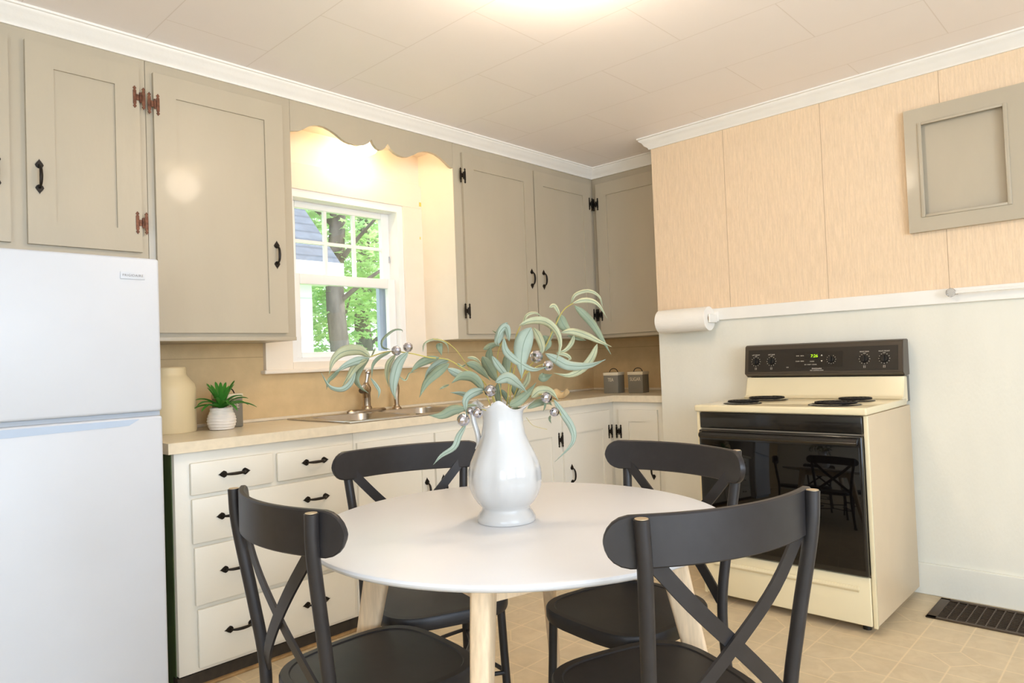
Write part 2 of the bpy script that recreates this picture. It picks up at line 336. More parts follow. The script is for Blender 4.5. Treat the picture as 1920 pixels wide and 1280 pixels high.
FU = ('y', UY); FD = ('y', UY-.018)      # face frame plane and door face plane
ZB = 1.30; ZT = CZ-.002
# above the fridge
c = thing('wall_cabinet', 'greige short wall cabinet above the refrigerator with worn copper hinges', 'cabinet', (-2.6, -.16, 1.60), 'greige wall cabinets')
obj('cabinet_body', MB().box(-3.35, -1.878, UY, -.002, 1.60, ZT), M['greige'], c)
d = door(c, FU, -2.285, -1.905, 1.652, 2.392, M['greige']); pull(d, FD, -2.248, 1.897)
for z in (2.27, 1.768): hinge(d, FD, -1.906, z, 'copper')
d = door(c, FU, -2.72, -2.335, 1.652, 2.392, M['greige']); pull(d, FD, -2.375, 1.897)
d = door(c, FU, -3.15, -2.765, 1.652, 2.392, M['greige']); pull(d, FD, -2.80, 1.897)
# tall wall cabinet beside the window
c = thing('wall_cabinet', 'greige wall cabinet with one wide door between the refrigerator and the window', 'cabinet', (-1.56, -.16, 1.30), 'greige wall cabinets')
obj('cabinet_body', MB().box(-1.876, -1.242, UY, -.002, ZB, ZT, .002), M['greige'], c)
obj('bottom_rail', MB().box(-1.876, -1.242, UY-.004, UY-.0005, ZB, ZB+.016, .001), M['greige'], c)
d = door(c, FU, -1.851, -1.290, 1.333, 2.388, M['greige']); pull(d, FD, -1.337, 1.689); hinge(d, FD, -1.852, 2.258, 'copper')
# valance
VL = [(-1.2415, 2.284), (-1.195, 2.295), (-1.170, 2.308), (-1.145, 2.326), (-1.118, 2.338), (-1.088, 2.344), (-1.055, 2.343), (-1.02, 2.333), (-.990, 2.320), (-.962, 2.304), (-.938, 2.295), (-.914, 2.291), (-.87, 2.289), (-.83, 2.298), (-.80, 2.315), (-.784, 2.338), (-.770, 2.314), (-.752, 2.298), (-.732, 2.292), (-.712, 2.298), (-.696, 2.312), (-.681, 2.337), (-.664, 2.314), (-.636, 2.296), (-.602, 2.286), (-.572, 2.285), (-.545, 2.291), (-.510, 2.308), (-.472, 2.331), (-.435, 2.344), (-.397, 2.348), (-.350, 2.343), (-.307, 2.327), (-.275, 2.308), (-.246, 2.290), (-.2255, 2.286)]
b = MB(); n = len(VL); A = [b.bm.verts.new((x_, UY, z_)) for x_, z_ in VL]; B = [b.bm.verts.new((x_, UY, ZT)) for x_, z_ in VL]
A2 = [b.bm.verts.new((x_, UY+.02, z_)) for x_, z_ in VL]; B2 = [b.bm.verts.new((x_, UY+.02, ZT)) for x_, z_ in VL]
for k in range(n-1):
    b.bm.faces.new((A[k], A[k+1], B[k+1], B[k])); b.bm.faces.new((A2[k], B2[k], B2[k+1], A2[k+1])); b.bm.faces.new((A[k], A2[k], A2[k+1], A[k+1])); b.bm.faces.new((B[k], B[k+1], B2[k+1], B2[k]))
b.bm.faces.new((A[0], B[0], B2[0], A2[0])); b.bm.faces.new((A[-1], A2[-1], B2[-1], B[-1]))
tag(obj('scalloped_valance', b, M['greige'], smooth=False), 'greige scalloped wooden valance joining the wall cabinets over the kitchen window', 'valance')
struct('ceiling_niche_soffit', MB().box(-1.2415, -.2255, UY+.021, -.001, 2.42, ZT), M['niche'])
# corner pair of wall cabinets
c = thing('wall_cabinet', 'greige two-door wall cabinet between the window and the room corner', 'cabinet', (.43, -.16, 1.30), 'greige wall cabinets')
obj('cabinet_body', MB().box(-.224, UX+.356, UY, -.002, ZB, ZT, .002), M['greige'], c)
obj('side_panel', MB().box(-.2255, -.2243, UY+.004, -.003, ZB+.003, ZT), M['niche'], c, 'cream end panel facing the window')
d = door(c, FU, -.165, .449, 1.330, 2.386, M['greige']); pull(d, FD, .402, 1.682); hinge(d, FD, -.166, 2.25); hinge(d, FD, -.166, 1.462)
d = door(c, FU, .459, 1.058, 1.318, 2.386, M['greige']); pull(d, FD, .517, 1.682); hinge(d, FD, 1.058, 2.25); hinge(d, FD, 1.058, 1.462)
c = thing('wall_cabinet', 'greige wall cabinet on the side wall ending behind the papered wall', 'cabinet', (1.28, -.67, 1.30), 'greige wall cabinets')
obj('cabinet_body', MB().box(UX, BX-.002, WY+.004, UY-.002, ZB, ZT, .002), M['greige'], c)
XF = ('x', UX); XD = ('x', UX-.018)
d = door(c, XF, -.975, -.368, 1.325, 2.386, M['greige'])
def pullx(p, x_, y_, z_, **k): return pull(p, ('x', x_), y_, z_, **k)
hinge(d, ('x', UX-.018), -.368, 2.245); hinge(d, ('x', UX-.018), -.368, 1.463)
pullx(d, UX-.018, -.93, 1.68)
# base cabinets
BY = -.605; BZ = .06; BT = .873; FB = ('y', BY); FBd = ('y', BY-.016)
c = thing('base_cabinet', 'cream base cabinet of drawers with black pulls beside the refrigerator', 'cabinet', (-1.53, -.3, .06), 'cream base cabinets')
obj('cabinet_body', MB().box(-1.906, -1.1385, BY, -.015, BZ, BT, .002), M['base'], c)
obj('end_panel', MB().box(-1.909, -1.9062, BY+.022, -.02, .02, BT), M['green'], c, 'green unpainted side panel')
def drawer(x0, x1, z0, z1, pulls):
    d = obj('drawer', MB().box(x0, x1, BY-.016, BY-.0003, z0, z1, .005, 2), M['base'], c)
    for px in pulls: pull(d, ('y', BY-.016), px, (z0+z1)/2+.004, vert=False)
drawer(-1.853, -1.527, .712, .832, [-1.688]); drawer(-1.508, -1.156, .712, .828, [-1.339])
drawer(-1.850, -1.156, .532, .698, [-1.700, -1.337]); drawer(-1.845, -1.158, .304, .518, [-1.692, -1.345]); drawer(-1.838, -1.160, .074, .288, [-1.680, -1.352])
c = thing('base_cabinet', 'cream sink base cabinet with two tall doors under the steel sink', 'cabinet', (-.67, -.3, .06), 'cream base cabinets')
b = MB(); b.box(-1.138, -.202, BY, BY+.02, BZ, BT).box(-1.138, -1.118, BY+.0202, -.015, BZ, BT).box(-.222, -.202, BY+.0202, -.015, BZ, BT).box(-1.1178, -.2222, BY+.0202, -.015, BZ, BZ+.02)
obj('cabinet_body', b, M['base'], c)
d = door(c, FB, -1.125, -.690, .085, .825, M['base'], .07, .014, .008); pull(d, ('y', BY-.014), -.735, .55)
d = door(c, FB, -.672, -.225, .085, .825, M['base'], .07, .014, .008); pull(d, ('y', BY-.014), -.63, .55)
c = thing('base_cabinet', 'cream base cabinet with panelled doors running into the room corner', 'cabinet', (.33, -.3, .06), 'cream base cabinets')
obj('cabinet_body', MB().box(-.200, .850, BY, -.015, BZ, BT, .002), M['base'], c)
d = door(c, FB, -.165, .292, .085, .825, M['base'], .078, .014, .008, top=.115); hinge(d, ('y', BY-.014), .292, .685); pull(d, ('y', BY-.014), -.12, .47); hinge(d, ('y', BY-.014), .292, .20)
d = door(c, FB, .318, .795, .085, .825, M['base'], .078, .014, .008, top=.115); hinge(d, ('y', BY-.014), .795, .685); pull(d, ('y', BY-.014), .385, .465); hinge(d, ('y', BY-.014), .795, .20)
c = thing('base_cabinet', 'cream base cabinet on the side wall with a narrow door ending at the white wall', 'cabinet', (1.15, -.6, .06), 'cream base cabinets')
obj('cabinet_body', MB().box(.852, BX-.004, WY+.004, -.02, BZ, BT, .002), M['base'], c)
d = door(c, ('x', .852), -.945, -.655, .085, .825, M['base'], .075, .014, .008); hinge(d, ('x', .838), -.655, .682); pullx(d, .838, -.905, .455); hinge(d, ('x', .838), -.655, .2)
# worktop with a hole for the sink
SX0, SX1, SY0, SY1 = -1.12, -.34, -.585, -.10
b = MB()
b.box(-1.935, SX0, -.635, -.013, BT+.002, .915); b.box(SX1, BX-.014, -.635, -.013, BT+.002, .915); b.box(SX0, SX1, -.635, SY0, BT+.002, .915); b.box(SX0, SX1, SY1, -.013, BT+.002, .915)
b.box(.822, BX-.014, WY+.004, -.634, BT+.002, .915)
ct = thing('countertop', 'beige laminate worktop running under the window and round the corner', 'countertop', (-.2, -.32, .875))
obj('worktop', b, M['counter'], ct)
obj('end_cap', MB().box(.8205, .836, WY+.0015, WY+.0042, BT+.006, .912), M['dark'], ct)
# sink
s_ = thing('kitchen_sink', 'double-bowl stainless steel sink set in the worktop under the window', 'sink', (-.73, -.33, .915))
def rr(x0, x1, y0, y1, r, z, n=40, sq=False):
    out = []
    cx, cy, hx, hy = (x0+x1)/2, (y0+y1)/2, (x1-x0)/2, (y1-y0)/2
    for k in range(n):
        t = 2*PI*(k+.5)/n; c_, s1 = math.cos(t), math.sin(t); q = max(abs(c_), abs(s1)); ex, ey = c_/q, s1/q
        X, Y = ex*hx, ey*hy
        if not sq:
            ax_, ay_ = abs(X), abs(Y)
            if ax_ > hx-r and ay_ > hy-r:
                dx, dy = ax_-(hx-r), ay_-(hy-r); l = math.hypot(dx, dy) or 1
                ax_, ay_ = hx-r+dx/l*r, hy-r+dy/l*r
            X, Y = math.copysign(ax_, X), math.copysign(ay_, Y)
        out.append(Vector((cx+X, cy+Y, z)))
    return out
b = MB(); zt = .922
ox0, ox1, oy0, oy1 = -1.165, -.305, -.630, -.070
bx_ = [(-1.105, -.750), (-.712, -.357)]; by0, by1 = -.565, -.150
def rect(x0, x1, y0, y1): b.loft([rr(x0, x1, y0, y1, 0, zt, sq=True)], cap=True)
for (p0, p1), (m0, m1) in zip(bx_, ((-1.12, -.731), (-.731, -.342))):
    L = [rr(m0, m1, -.58, -.135, 0, zt, sq=True), rr(p0, p1, by0, by1, .06, zt+.0005), rr(p0+.004, p1-.004, by0+.004, by1-.004, .06, zt-.006), rr(p0+.012, p1-.012, by0+.012, by1-.012, .06, .76), rr(p0+.05, p1-.05, by0+.05, by1-.05, .04, .745)]
    b.loft(L, cap0=False, cap1=True)
b.box(ox0, ox1, oy0, -.58, .9155, zt, .002).box(ox0, ox1, -.135, oy1, .9155, zt, .002).box(ox0, -1.12, -.58, -.135, .9155, zt, .002).box(-.342, ox1, -.58, -.135, .9155, zt, .002)
obj('sink_basin', b, M['steel'], s_)
for (p0, p1) in bx_: obj('drain', MB().lathe([(.0, .0), (.04, .0), (.042, .003), (.03, .003), (.0, .001)], 20, ((p0+p1)/2, -.35, .746), cap=False), M['nickel'], s_)
f_ = thing('faucet', 'brushed nickel faucet with a bent spout and crystal-topped lever behind the sink', 'faucet', (-.715, -.105, .922))
cx, cy = -.715, -.105
b = MB(); b.loft([[Vector((cx+math.cos(t)*a, cy+math.sin(t)*.032*k, z)) for t in [2*PI*i/28 for i in range(28)]] for a, k, z in ((.125, 1, .922), (.125, 1, .930), (.115, .85, .936))])
b.lathe([(.030, 0), (.028, .012), (.022, .02), (.022, .09), (.026, .10), (.026, .115), (.02, .13), (.012, .145), (.0, .15)], 20, (cx, cy, .934))
obj('faucet_body', b, M['nickel'], f_)
obj('spout', MB().tube([(cx, cy, 1.0), (cx-.02, cy-.02, 1.04), (cx-.06, cy-.065, 1.055), (cx-.10, cy-.105, 1.04)], [.021, .020, .017, .016], 14, smooth=4), M['nickel'], f_)
obj('lever', MB().tube([(cx, cy, 1.07), (cx+.006, cy-.002, 1.10), (cx+.012, cy+.0, 1.125)], [.012, .010, .013], 10, smooth=3).sphere((cx+.014, cy, 1.133), .016), M['steel'], f_)
sp = thing('side_sprayer', 'slim nickel side sprayer standing beside the faucet', 'sprayer', (-.515, -.105, .922))
obj('sprayer_base', MB().lathe([(.028, 0), (.026, .008), (.018, .014), (.016, .022), (.0, .022)], 18, (-.515, -.105, .922)), M['nickel'], sp)
obj('sprayer_head', MB().tube([(-.515, -.105, .940), (-.515, -.105, .99), (-.513, -.109, 1.04), (-.523, -.117, 1.075)], [.013, .015, .015, .010], 14, smooth=4), M['nickel'], sp)

# ------------------------------------------------------------------ lamps
l_ = thing('niche_light', 'small glowing globe light fixed to the soffit over the sink', 'light', (-.72, -.17, 2.42))
obj('lamp_base', MB().lathe([(.07, -.018), (.075, -.0), (0, 0)], 28, (-.72, -.17, 2.419), cap=False).lathe([(.07, -.018), (0, -.018)], 28, (-.72, -.17, 2.419), cap=False), M['white'], l_)
obj('lamp_globe', MB().lathe([(.0, -.118), (.03, -.114), (.060, -.098), (.080, -.070), (.082, -.045), (.07, -.019), (.0, -.019)], 28, (-.72, -.17, 2.419), cap=False), M['globe'], l_)
l_ = thing('ceiling_light', 'round glowing flush light on the ceiling above the dining table', 'light', (-1.13, -1.90, CZ))
obj('lamp_base', MB().lathe([(.0, 0), (.15, 0), (.15, -.02), (.0, -.02)], 40, (-1.13, -1.90, CZ-.0005), cap=False), M['white'], l_)
obj('lamp_shade', MB().lathe([(.0, -.105), (.05, -.102), (.10, -.085), (.135, -.055), (.14, -.021), (0, -.021)], 40, (-1.13, -1.90, CZ-.0005), cap=False), M['globe'], l_)

# ------------------------------------------------------------------ refrigerator
FX0, FX1, FYf = -2.60, -1.974, -.70
f_ = thing('refrigerator', 'white top-freezer refrigerator standing beside the drawers', 'refrigerator', (-2.29, -.4, 0))
obj('fridge_body', MB().box(FX0, FX1, -.64, -.05, .02, 1.56, .006), M['fridge'], f_)
obj('gasket', MB().box(FX0+.01, FX1-.01, -.655, -.641, .07, 1.55), M['gasket'], f_)
fd = obj('freezer_door', MB().box(FX0, FX1, FYf, -.6555, 1.040, 1.574, .010, 3), M['fridge'], f_)
md = obj('fridge_door', MB().box(FX0, FX1, FYf, -.6555, .06, 1.024, .010, 3), M['fridge'], f_)
obj('door_gap', MB().box(FX0+.005, FX1-.004, FYf+.016, -.657, 1.0245, 1.0395), M['gasket'], f_)
obj('handle_recess_shade', MB().prism([(FX0+.1, FYf-.0012, 1.017), (FX1-.075, FYf-.0012, 1.017), (FX1-.11, FYf-.0012, .997), (FX0+.1, FYf-.0012, .990)], (0, .0008, 0)), mat('recess_shadow_grey', (176, 190, 208), .4), md)  # flat plate; the shadow of a grip recess is put into its colour
bd = obj('badge', MB().box(-2.100, -2.022, FYf-.0035, FYf-.0003, 1.497, 1.522, .0015), M['fridge'], fd)
text('badge_lettering', 'FRIGIDAIRE', .0115, mat('badge_print', (120, 116, 112), .5), bd, (-2.061, FYf-.0038, 1.5095), (1, 0, 0), (0, 0, 1), .0003, 1.15)
obj('kick_grille', MB().box(FX0+.02, FX1-.02, -.66, -.642, .0, .055), M['gasket'], f_)

# ------------------------------------------------------------------ stove
SF, SB, SL, SR = .142, .776, -1.604, -2.366     # front x, back x, two sides (SL is the end toward the corner)
st = thing('electric_stove', 'almond freestanding electric stove with black oven door against the white wall', 'stove', (.46, -1.985, 0))
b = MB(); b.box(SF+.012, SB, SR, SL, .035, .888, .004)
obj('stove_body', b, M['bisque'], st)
obj('side_edge', MB().box(SF-.004, SF+.0115, SR, SR+.016, .03, .888, .002), M['cream'], st); obj('side_edge', MB().box(SF-.004, SF+.0115, SL-.016, SL, .03, .888, .002), M['cream'], st)
obj('cooktop', MB().box(SF-.022, SB-.06, SR-.004, SL+.004, .890, .921, .008, 3), M['cream'], st)
obj('splash_panel', MB().prism([(SB-.062, SR, .905), (SB-.135, SR, .922), (SB-.105, SR, .935), (SB-.075, SR, 1.025), (SB-.03, SR, 1.025), (SB-.03, SR, .905)], (0, SL-SR, 0), .003), M['cream'], st)
bgp = obj('control_housing', MB().prism([(SB-.070, SR-.003, 1.028), (SB-.098, SR-.003, 1.045), (SB-.075, SR-.003, 1.192), (SB-.06, SR-.003, 1.199), (SB+.01, SR-.003, 1.199), (SB+.01, SR-.003, 1.028)], (0, SL-SR+.006, 0), .003), M['panel2'], st)
obj('housing_back', MB().box(SB-.0285, SB+.012, SR+.002, SL-.002, .905, 1.026), M['blk'], st)
# tilted control face
pn = Vector((-.147, 0, .023)).normalized(); pu = Vector((.023, 0, .147)).normalized(); p0 = Vector((SB-.098, 0, 1.045))
def cpt(y_, v_, o_=0): return p0+Vector((0, y_, 0))+pu*v_+pn*o_
def cplate(name, ya, yb, va, vb, o_, th, m, parent): return obj(name, MB().prism([cpt(ya, va, o_), cpt(yb, va, o_), cpt(yb, vb, o_), cpt(ya, vb, o_)], pn*th), m, parent, smooth=False)
cf = cplate('control_panel', SR+.018, SL-.018, .012, .128, .0006, .002, M['panel'], bgp)
cpl = cplate('clock_panel', -2.105, -1.868, .030, .110, .0028, .0006, mat('clock_black', (32, 26, 19), .3), bgp)
cplate('display', -1.990, -1.925, .074, .100, .0036, .0005, M['blk'], cpl)
TX = (0, -1, 0)
text('clock_digits', '7:26', .021, M['green_led'], cpl, cpt(-1.968, .087, .0046), TX, pu, .0003, 1.0)
def knob(y_, v_, r_, lab, big=True):
    k = obj('knob', MB().loft([[cpt(y_+math.cos(t)*rr_, v_+math.sin(t)*rr_, o_) for t in [2*PI*i/24 for i in range(24)]] for rr_, o_ in ((r_, .003), (r_, .008), (r_*.86, .012), (r_*.86, .0125))]), M['blk'], bgp)
    obj('grip', MB().prism([cpt(y_-.0045, v_-r_*.84, .0128), cpt(y_+.0045, v_-r_*.84, .0128), cpt(y_+.0045, v_+r_*.84, .0128), cpt(y_-.0045, v_+r_*.84, .0128)], pn*.012, .001), M['blk'], k)
    b = MB()
    for i in range(12):
        if i == 3: continue
        t = 2*PI*i/12; a1, a2 = r_*1.22, r_*1.42
        q = [cpt(y_+math.cos(t)*a-math.sin(t)*s*.0011, v_+math.sin(t)*a+math.cos(t)*s*.0011, .0028) for a, s in ((a1, -1), (a2, -1), (a2, 1), (a1, 1))]; q = q if big else [p+pn*.001 for p in q]
        b.prism(q, pn*.0004)
    obj('dial_marks', b, M['ink'], bgp)
    text('dial_lettering', 'OFF', .007, M['ink'], bgp, cpt(y_, v_+r_*1.48, .0031), TX, pu, .0002)
    text('dial_lettering', lab, .0075, M['ink'], bgp, cpt(y_, v_+r_*1.95, .0031), TX, pu, .0002)
    if big: text('dial_symbol', '\u25a0' if False else '[:]', .012, M['ink'], bgp, cpt(y_, v_-r_*2.05, .0031), TX, pu, .0002)
knob(-1.664, .066, .018, 'LEFT FRONT'); knob(-1.748, .066, .018, 'LEFT REAR'); knob(-2.203, .066, .018, 'RIGHT REAR'); knob(-2.290, .066, .018, 'RIGHT FRONT'); knob(-2.050, .068, .016, '', False)
for y_, v_, s1 in ((-1.885, .090, 'BAKE'), (-1.908, .090, 'BROIL'), (-1.885, .062, 'CLEAN'), (-1.908, .062, 'TIMER'), (-1.957, .060, 'CLOCK'), (-1.950, .044, 'SET  START  CANCEL'), (-2.004, .090, '\u25b2'), (-2.004, .060, '\u25bc')):
    text('button_lettering', s1, .0065 if len(s1) > 1 else .010, M['ink'], cpl, cpt(y_, v_, .0036), TX, pu, .0002)
text('brand_lettering', 'FRIGIDAIRE', .0095, M['ink'], bgp, cpt(-1.980, .023, .0031), TX, pu, .0002)
text('brand_lettering', 'SELF CLEANING OVEN', .0065, M['ink'], bgp, cpt(-1.980, .0145, .0031), TX, pu, .0002)
text('indicator_lettering', 'ON', .0075, M['ink'], bgp, cpt(-1.833, .032, .0031), TX, pu, .0002)
# front
obj('vent_strip', MB().box(SF-.012, SF+.011, SR+.018, SL-.018, .812, .886, .006), M['blk'], st)
od = obj('oven_door', MB().box(SF-.026, SF+.008, SR+.018, SL-.018, .238, .806, .006, 3), M['blk'], st)
obj('oven_glass', MB().box(SF-.0285, SF-.0262, SR+.030, SL-.030, .262, .760, .001), M['glass_blk'], od)
obj('door_handle', MB().prism([(SF-.026, SR+.03, .800), (SF-.052, SR+.03, .796), (SF-.058, SR+.03, .782), (SF-.050, SR+.03, .768), (SF-.040, SR+.03, .778), (SF-.026, SR+.03, .790)], (0, SL-SR-.06, 0), .003), M['blk'], od)
dr = obj('storage_drawer', MB().box(SF-.012, SF+.010, SR+.018, SL-.018, .036, .232, .005, 3), M['cream'], st)
obj('drawer_grip', MB().prism([(SF-.0118, SR+.06, .193), (SF-.020, SR+.06, .190), (SF-.0235, SR+.06, .180), (SF-.0118, SR+.06, .166)], (0, SL-SR-.12, 0), .002), M['cream'], dr)
for x_ in (SF+.06, SB-.08):
    for y_ in (SR+.06, SL-.06): obj('foot', MB().lathe([(.018, 0), (.018, .0345), (.0, .0345)], 12, (x_, y_, 0)), M['blk'], st)
def burner(x_, y_, r_):
    d = obj('drip_pan', MB().lathe([(.0, .0), (r_*.9, .0), (r_*1.0, .004), (r_*1.10, .005), (r_*1.14, .001)], 36, (x_, y_, .9212), cap=False), M['blk'], st)
    pts = []; turns = 4.0
    for i in range(int(turns*20)+1):
        t = 2*PI*i/20; rad = r_*(.16+.78*i/(turns*20)); pts.append((x_+rad*math.cos(t), y_+rad*math.sin(t), .9325))
    obj('burner_coil', MB().tube(pts, .0048, 6), M['coil'], d)
burner(.26, -1.78, .078); burner(.26, -2.20, .095); burner(.52, -1.78, .095); burner(.52, -2.20, .078)

# ------------------------------------------------------------------ table
TCX, TCY, TZ, TR = -1.535, -1.985, .745, .548
t_ = thing('dining_table', 'round white-topped dining table on splayed pale wooden legs', 'table', (TCX, TCY, 0))
prof = [(0, TZ-.022), (TR-.030, TZ-.022), (TR-.012, TZ-.019), (TR-.002, TZ-.012), (TR, TZ-.007), (TR-.003, TZ-.002), (TR-.010, TZ), (0, TZ)]
obj('tabletop', MB().lathe(prof, 96, (TCX, TCY, 0), cap=False), M['table'], t_)
PH = 3.6929
for k in range(4):
    a = PH+k*PI/2; d = Vector((math.cos(a), math.sin(a), 0)); q = Vector((-d.y, d.x, 0)); c0 = Vector((TCX, TCY, 0))
    def ring(rad, z, hw, hd): 
        o = c0+d*rad+Vector((0, 0, z)); pts = []
        for i in range(16):
            t = 2*PI*i/16; s1, s2 = math.cos(t), math.sin(t); e = .38
            pts.append(o+q*hw*math.copysign(abs(s1)**e, s1)+d*hd*math.copysign(abs(s2)**e, s2))
        return pts
    obj('leg', MB().loft([ring(.532, 0, .013, .018), ring(.494, .18, .016, .023), ring(.444, .42, .020, .030), ring(.402, .62, .023, .036), ring(.380, TZ-.0225, .024, .039)]), M['wood'], t_)
b = MB()
for k in range(4):
    a, c = PH+k*PI/2, PH+(k+1)*PI/2; pa = Vector((TCX+.375*math.cos(a), TCY+.375*math.sin(a), 0)); pc = Vector((TCX+.375*math.cos(c), TCY+.375*math.sin(c), 0)); dv = (pc-pa).normalized(); nn = Vector((-dv.y, dv.x, 0))
    pa += dv*.012; pc -= dv*.012; q = [pa-nn*.009+Vector((0, 0, TZ-.023)), pc-nn*.009+Vector((0, 0, TZ-.023)), pc-nn*.009+Vector((0, 0, TZ-.094)), pa-nn*.009+Vector((0, 0, TZ-.094))]
    obj('apron_rail', MB().prism(q, nn*.018, .001), M['wood'], t_)

# ------------------------------------------------------------------ chairs
def make_chair(label):
    t = thing('dining_chair', label, 'chair', (0, 0, 0), 'black cross-back chairs round the table')
    W, H, yt = .212, .886, -.248
    for s in (-1, 1):
        path = [(s*W, yt, H), (s*(W-.006), yt+.004, .80), (s*(W-.024), yt+.030, .62), (s*(W-.036), yt+.050, .46), (s*(W-.034), yt+.046, .30), (s*(W-.020), yt+.020, 0.012)]
        o = obj('rear_leg', MB().tube(path, .0145, 14, smooth=5), M['chair'], t, world=False)
        obj('leg_cap', MB().lathe([(.0, 0), (.0120, 0), (.0120, .0012), (.0, .0014)], 16, (s*W, yt, H+.0002), cap=False), M['chip'], o, world=False)
        obj('rubber_foot', MB().lathe([(.016, 0), (.016, .016), (0, .016)], 14, (s*(W-.019), yt+.019, 0)), M['blk'], o, world=False)
        path = [(s*.158, .150, .432), (s*.163, .158, .25), (s*.170, .170, .012)]
        o = obj('front_leg', MB().tube(path, .0125, 12, smooth=4), M['chair'], t, world=False)
        obj('rubber_foot', MB().lathe([(.015, 0), (.015, .016), (0, .016)], 14, (s*.170, .170, 0)), M['blk'], o, world=False)
    # crest rail: arc in plan, rounded ends
    N = 28; L = .262; b = MB(); loops = []
    for i in range(N+1):
        u = -1+2*i/N; u = math.sin(u*PI/2); xx = L*u; yy = yt+.021-.050+.050*(abs(xx)/W)**2
        e = max(0, (abs(xx)-(L-.047))/.047); hh = .047*math.sqrt(max(0, 1-min(1, e)**2.2)); hh = max(hh, .004); zc = H-.043
        nrm = Vector((-math.copysign(.100*abs(xx)/W**2, xx), 1, 0)).normalized(); p = Vector((xx, yy, zc)); th = .0075
        loops.append([p+nrm*a+Vector((0, 0, c)) for a, c in ((-th, -hh+.003), (-th+.003, -hh), (th-.003, -hh), (th, -hh+.003), (th, hh-.003), (th-.003, hh), (-th+.003, hh), (-th, hh-.003))])
    obj('crest_rail', b.loft(loops), M['chair'], t, world=False)
    for s in (-1, 1):
        pts = [Vector((-s*.196, yt+.014, .820)), Vector((-s*.10, yt+.006+s*.0035, .715)), Vector((0, yt+.014+s*.0035, .622)), Vector((s*.09, yt+.030+s*.003, .540)), Vector((s*.172, yt+.052, .462))]
        P = cr_path(pts, 5); loops = []
        for i, p in enumerate(P):
            tn = (P[min(i+1, len(P)-1)]-P[max(i-1, 0)]).normalized(); nn = Vector((0, 1, .12)); sd = tn.cross(nn).normalized(); n2 = sd.cross(tn).normalized()
            loops.append([p+sd*a+n2*c for a, c in ((-.0150, -.003), (.0150, -.003), (.0150, .003), (-.0150, .003))])
        obj('cross_brace', MB().loft(loops), M['chair'], t, world=False)
    for s in (-1, 1):
        for z_ in (.80, .865): 
            pass
    def outl(k, z, n=48):
        out = []
        for i in range(n):
            a = 2*PI*i/n; c_, s1 = math.cos(a), math.sin(a); e = .60
            X = math.copysign(abs(c_)**e, c_); Y = math.copysign(abs(s1)**e, s1); hw = .212-.034*(1-Y)/2
            out.append(Vector((X*hw*k, -.000+Y*.206*k, z)))
        return out
    obj('seat', MB().loft([outl(.93, .419), outl(.985, .420), outl(1, .430), outl(1, .452), outl(.985, .4575), outl(.90, .4575), outl(.885, .4545), outl(.80, .4535), outl(.4, .450), outl(.1, .449)]), M['chair'], t, world=False)
    C4 = [(-.166, .164), (.166, .164), (.184, -.216), (-.184, -.216)]
    for k in range(4):
        a, c = Vector(C4[k]), Vector(C4[(k+1) % 4]); mid = (a+c)/2; mid = mid*.55
        z_ = .235
        obj('stretcher', MB().tube([(a.x, a.y, z_), ((a*.75+c*.25).x*.86, (a*.75+c*.25).y*.86, z_), (mid.x*1.15, mid.y*1.15, z_), ((a*.25+c*.75).x*.86, (a*.25+c*.75).y*.86, z_), (c.x, c.y, z_)], .0065, 8, smooth=5), M['chair'], t, world=False)
    return t
ch = make_chair('black metal cross-back chair with its back to the viewer, in front of the stove')
CH = [(-1.586, -2.434, -.345, None), (-1.917, -1.855, -1.663, 'black metal cross-back chair turned sideways between the refrigerator and the table'),
      (-1.495, -1.572, 2.773, 'black metal cross-back chair behind the table, its back to the sink cabinets'), (-1.224, -2.112, 1.435, 'black metal cross-back chair behind the table with its back to the oven door')]
for i, (x_, y_, a_, lb) in enumerate(CH):
    o = ch if i == 0 else copy_tree(ch)
    o.location = (x_, y_, 0); o.rotation_euler = (0, 0, a_)
    if lb: o['label'] = lb

# ------------------------------------------------------------------ pitcher with eucalyptus
VX, VY = -1.568, -1.972
v_ = thing('pitcher', 'white glazed fluted pitcher holding eucalyptus on the dining table', 'pitcher', (VX, VY, TZ))
cRh = Vector((cR.x, cR.y, 0)).normalized(); spa = math.atan2(cRh.y, cRh.x)    # the spout points along this direction
prof = [(.055, .004), (.0765, .0), (.0775, .004), (.0765, .012), (.071, .022), (.0635, .032), (.0635, .038), (.074, .048), (.086, .066), (.0945, .090), (.0965, .112), (.095, .134), (.0885, .158), (.078, .182), (.0675, .204), (.0585, .228), (.0545, .252), (.0535, .272), (.056, .290)]
def flute(t, z): 
    k = math.exp(-((z-.13)/.075)**2); return 1+.055*k*(abs(math.cos(4*(t-spa)))-.6)
b = MB(); n = 64; loops = []
def lip(t):   # extra height and reach of the rim around the mouth
    c_ = math.cos(t-spa); s = math.exp(-((1-c_)/.15)); back = math.exp(-((1+c_)/.12)); side = math.exp(-((c_+.15)/.46)**2)
    return .028*s+.032*back+.029*side+.002, .032*s+.008*back
for r_, z in prof: loops.append([Vector((VX+r_*flute(2*PI*k/n, z)*math.cos(2*PI*k/n), VY+r_*flute(2*PI*k/n, z)*math.sin(2*PI*k/n), TZ+.0008+z)) for k in range(n)])
for f1, r_ in ((.5, .0575), (.9, .0595), (1.0, .0585), (.9, .056), (.3, .050), (-1.2, .048), (-4, .048)):
    L = []
    for k in range(n):
        t = 2*PI*k/n; dz, dr_ = lip(t); fz = max(f1, 0) if f1 > 0 else 0; L.append(Vector((VX+(r_+dr_*fz)*math.cos(t), VY+(r_+dr_*fz)*math.sin(t), TZ+.290+dz*f1 if f1 > 0 else TZ+.290+.02*f1)))
    loops.append(L)
obj('pitcher_body', b.loft(loops, cap0=True, cap1=True), M['vase'], v_, sharp=60)
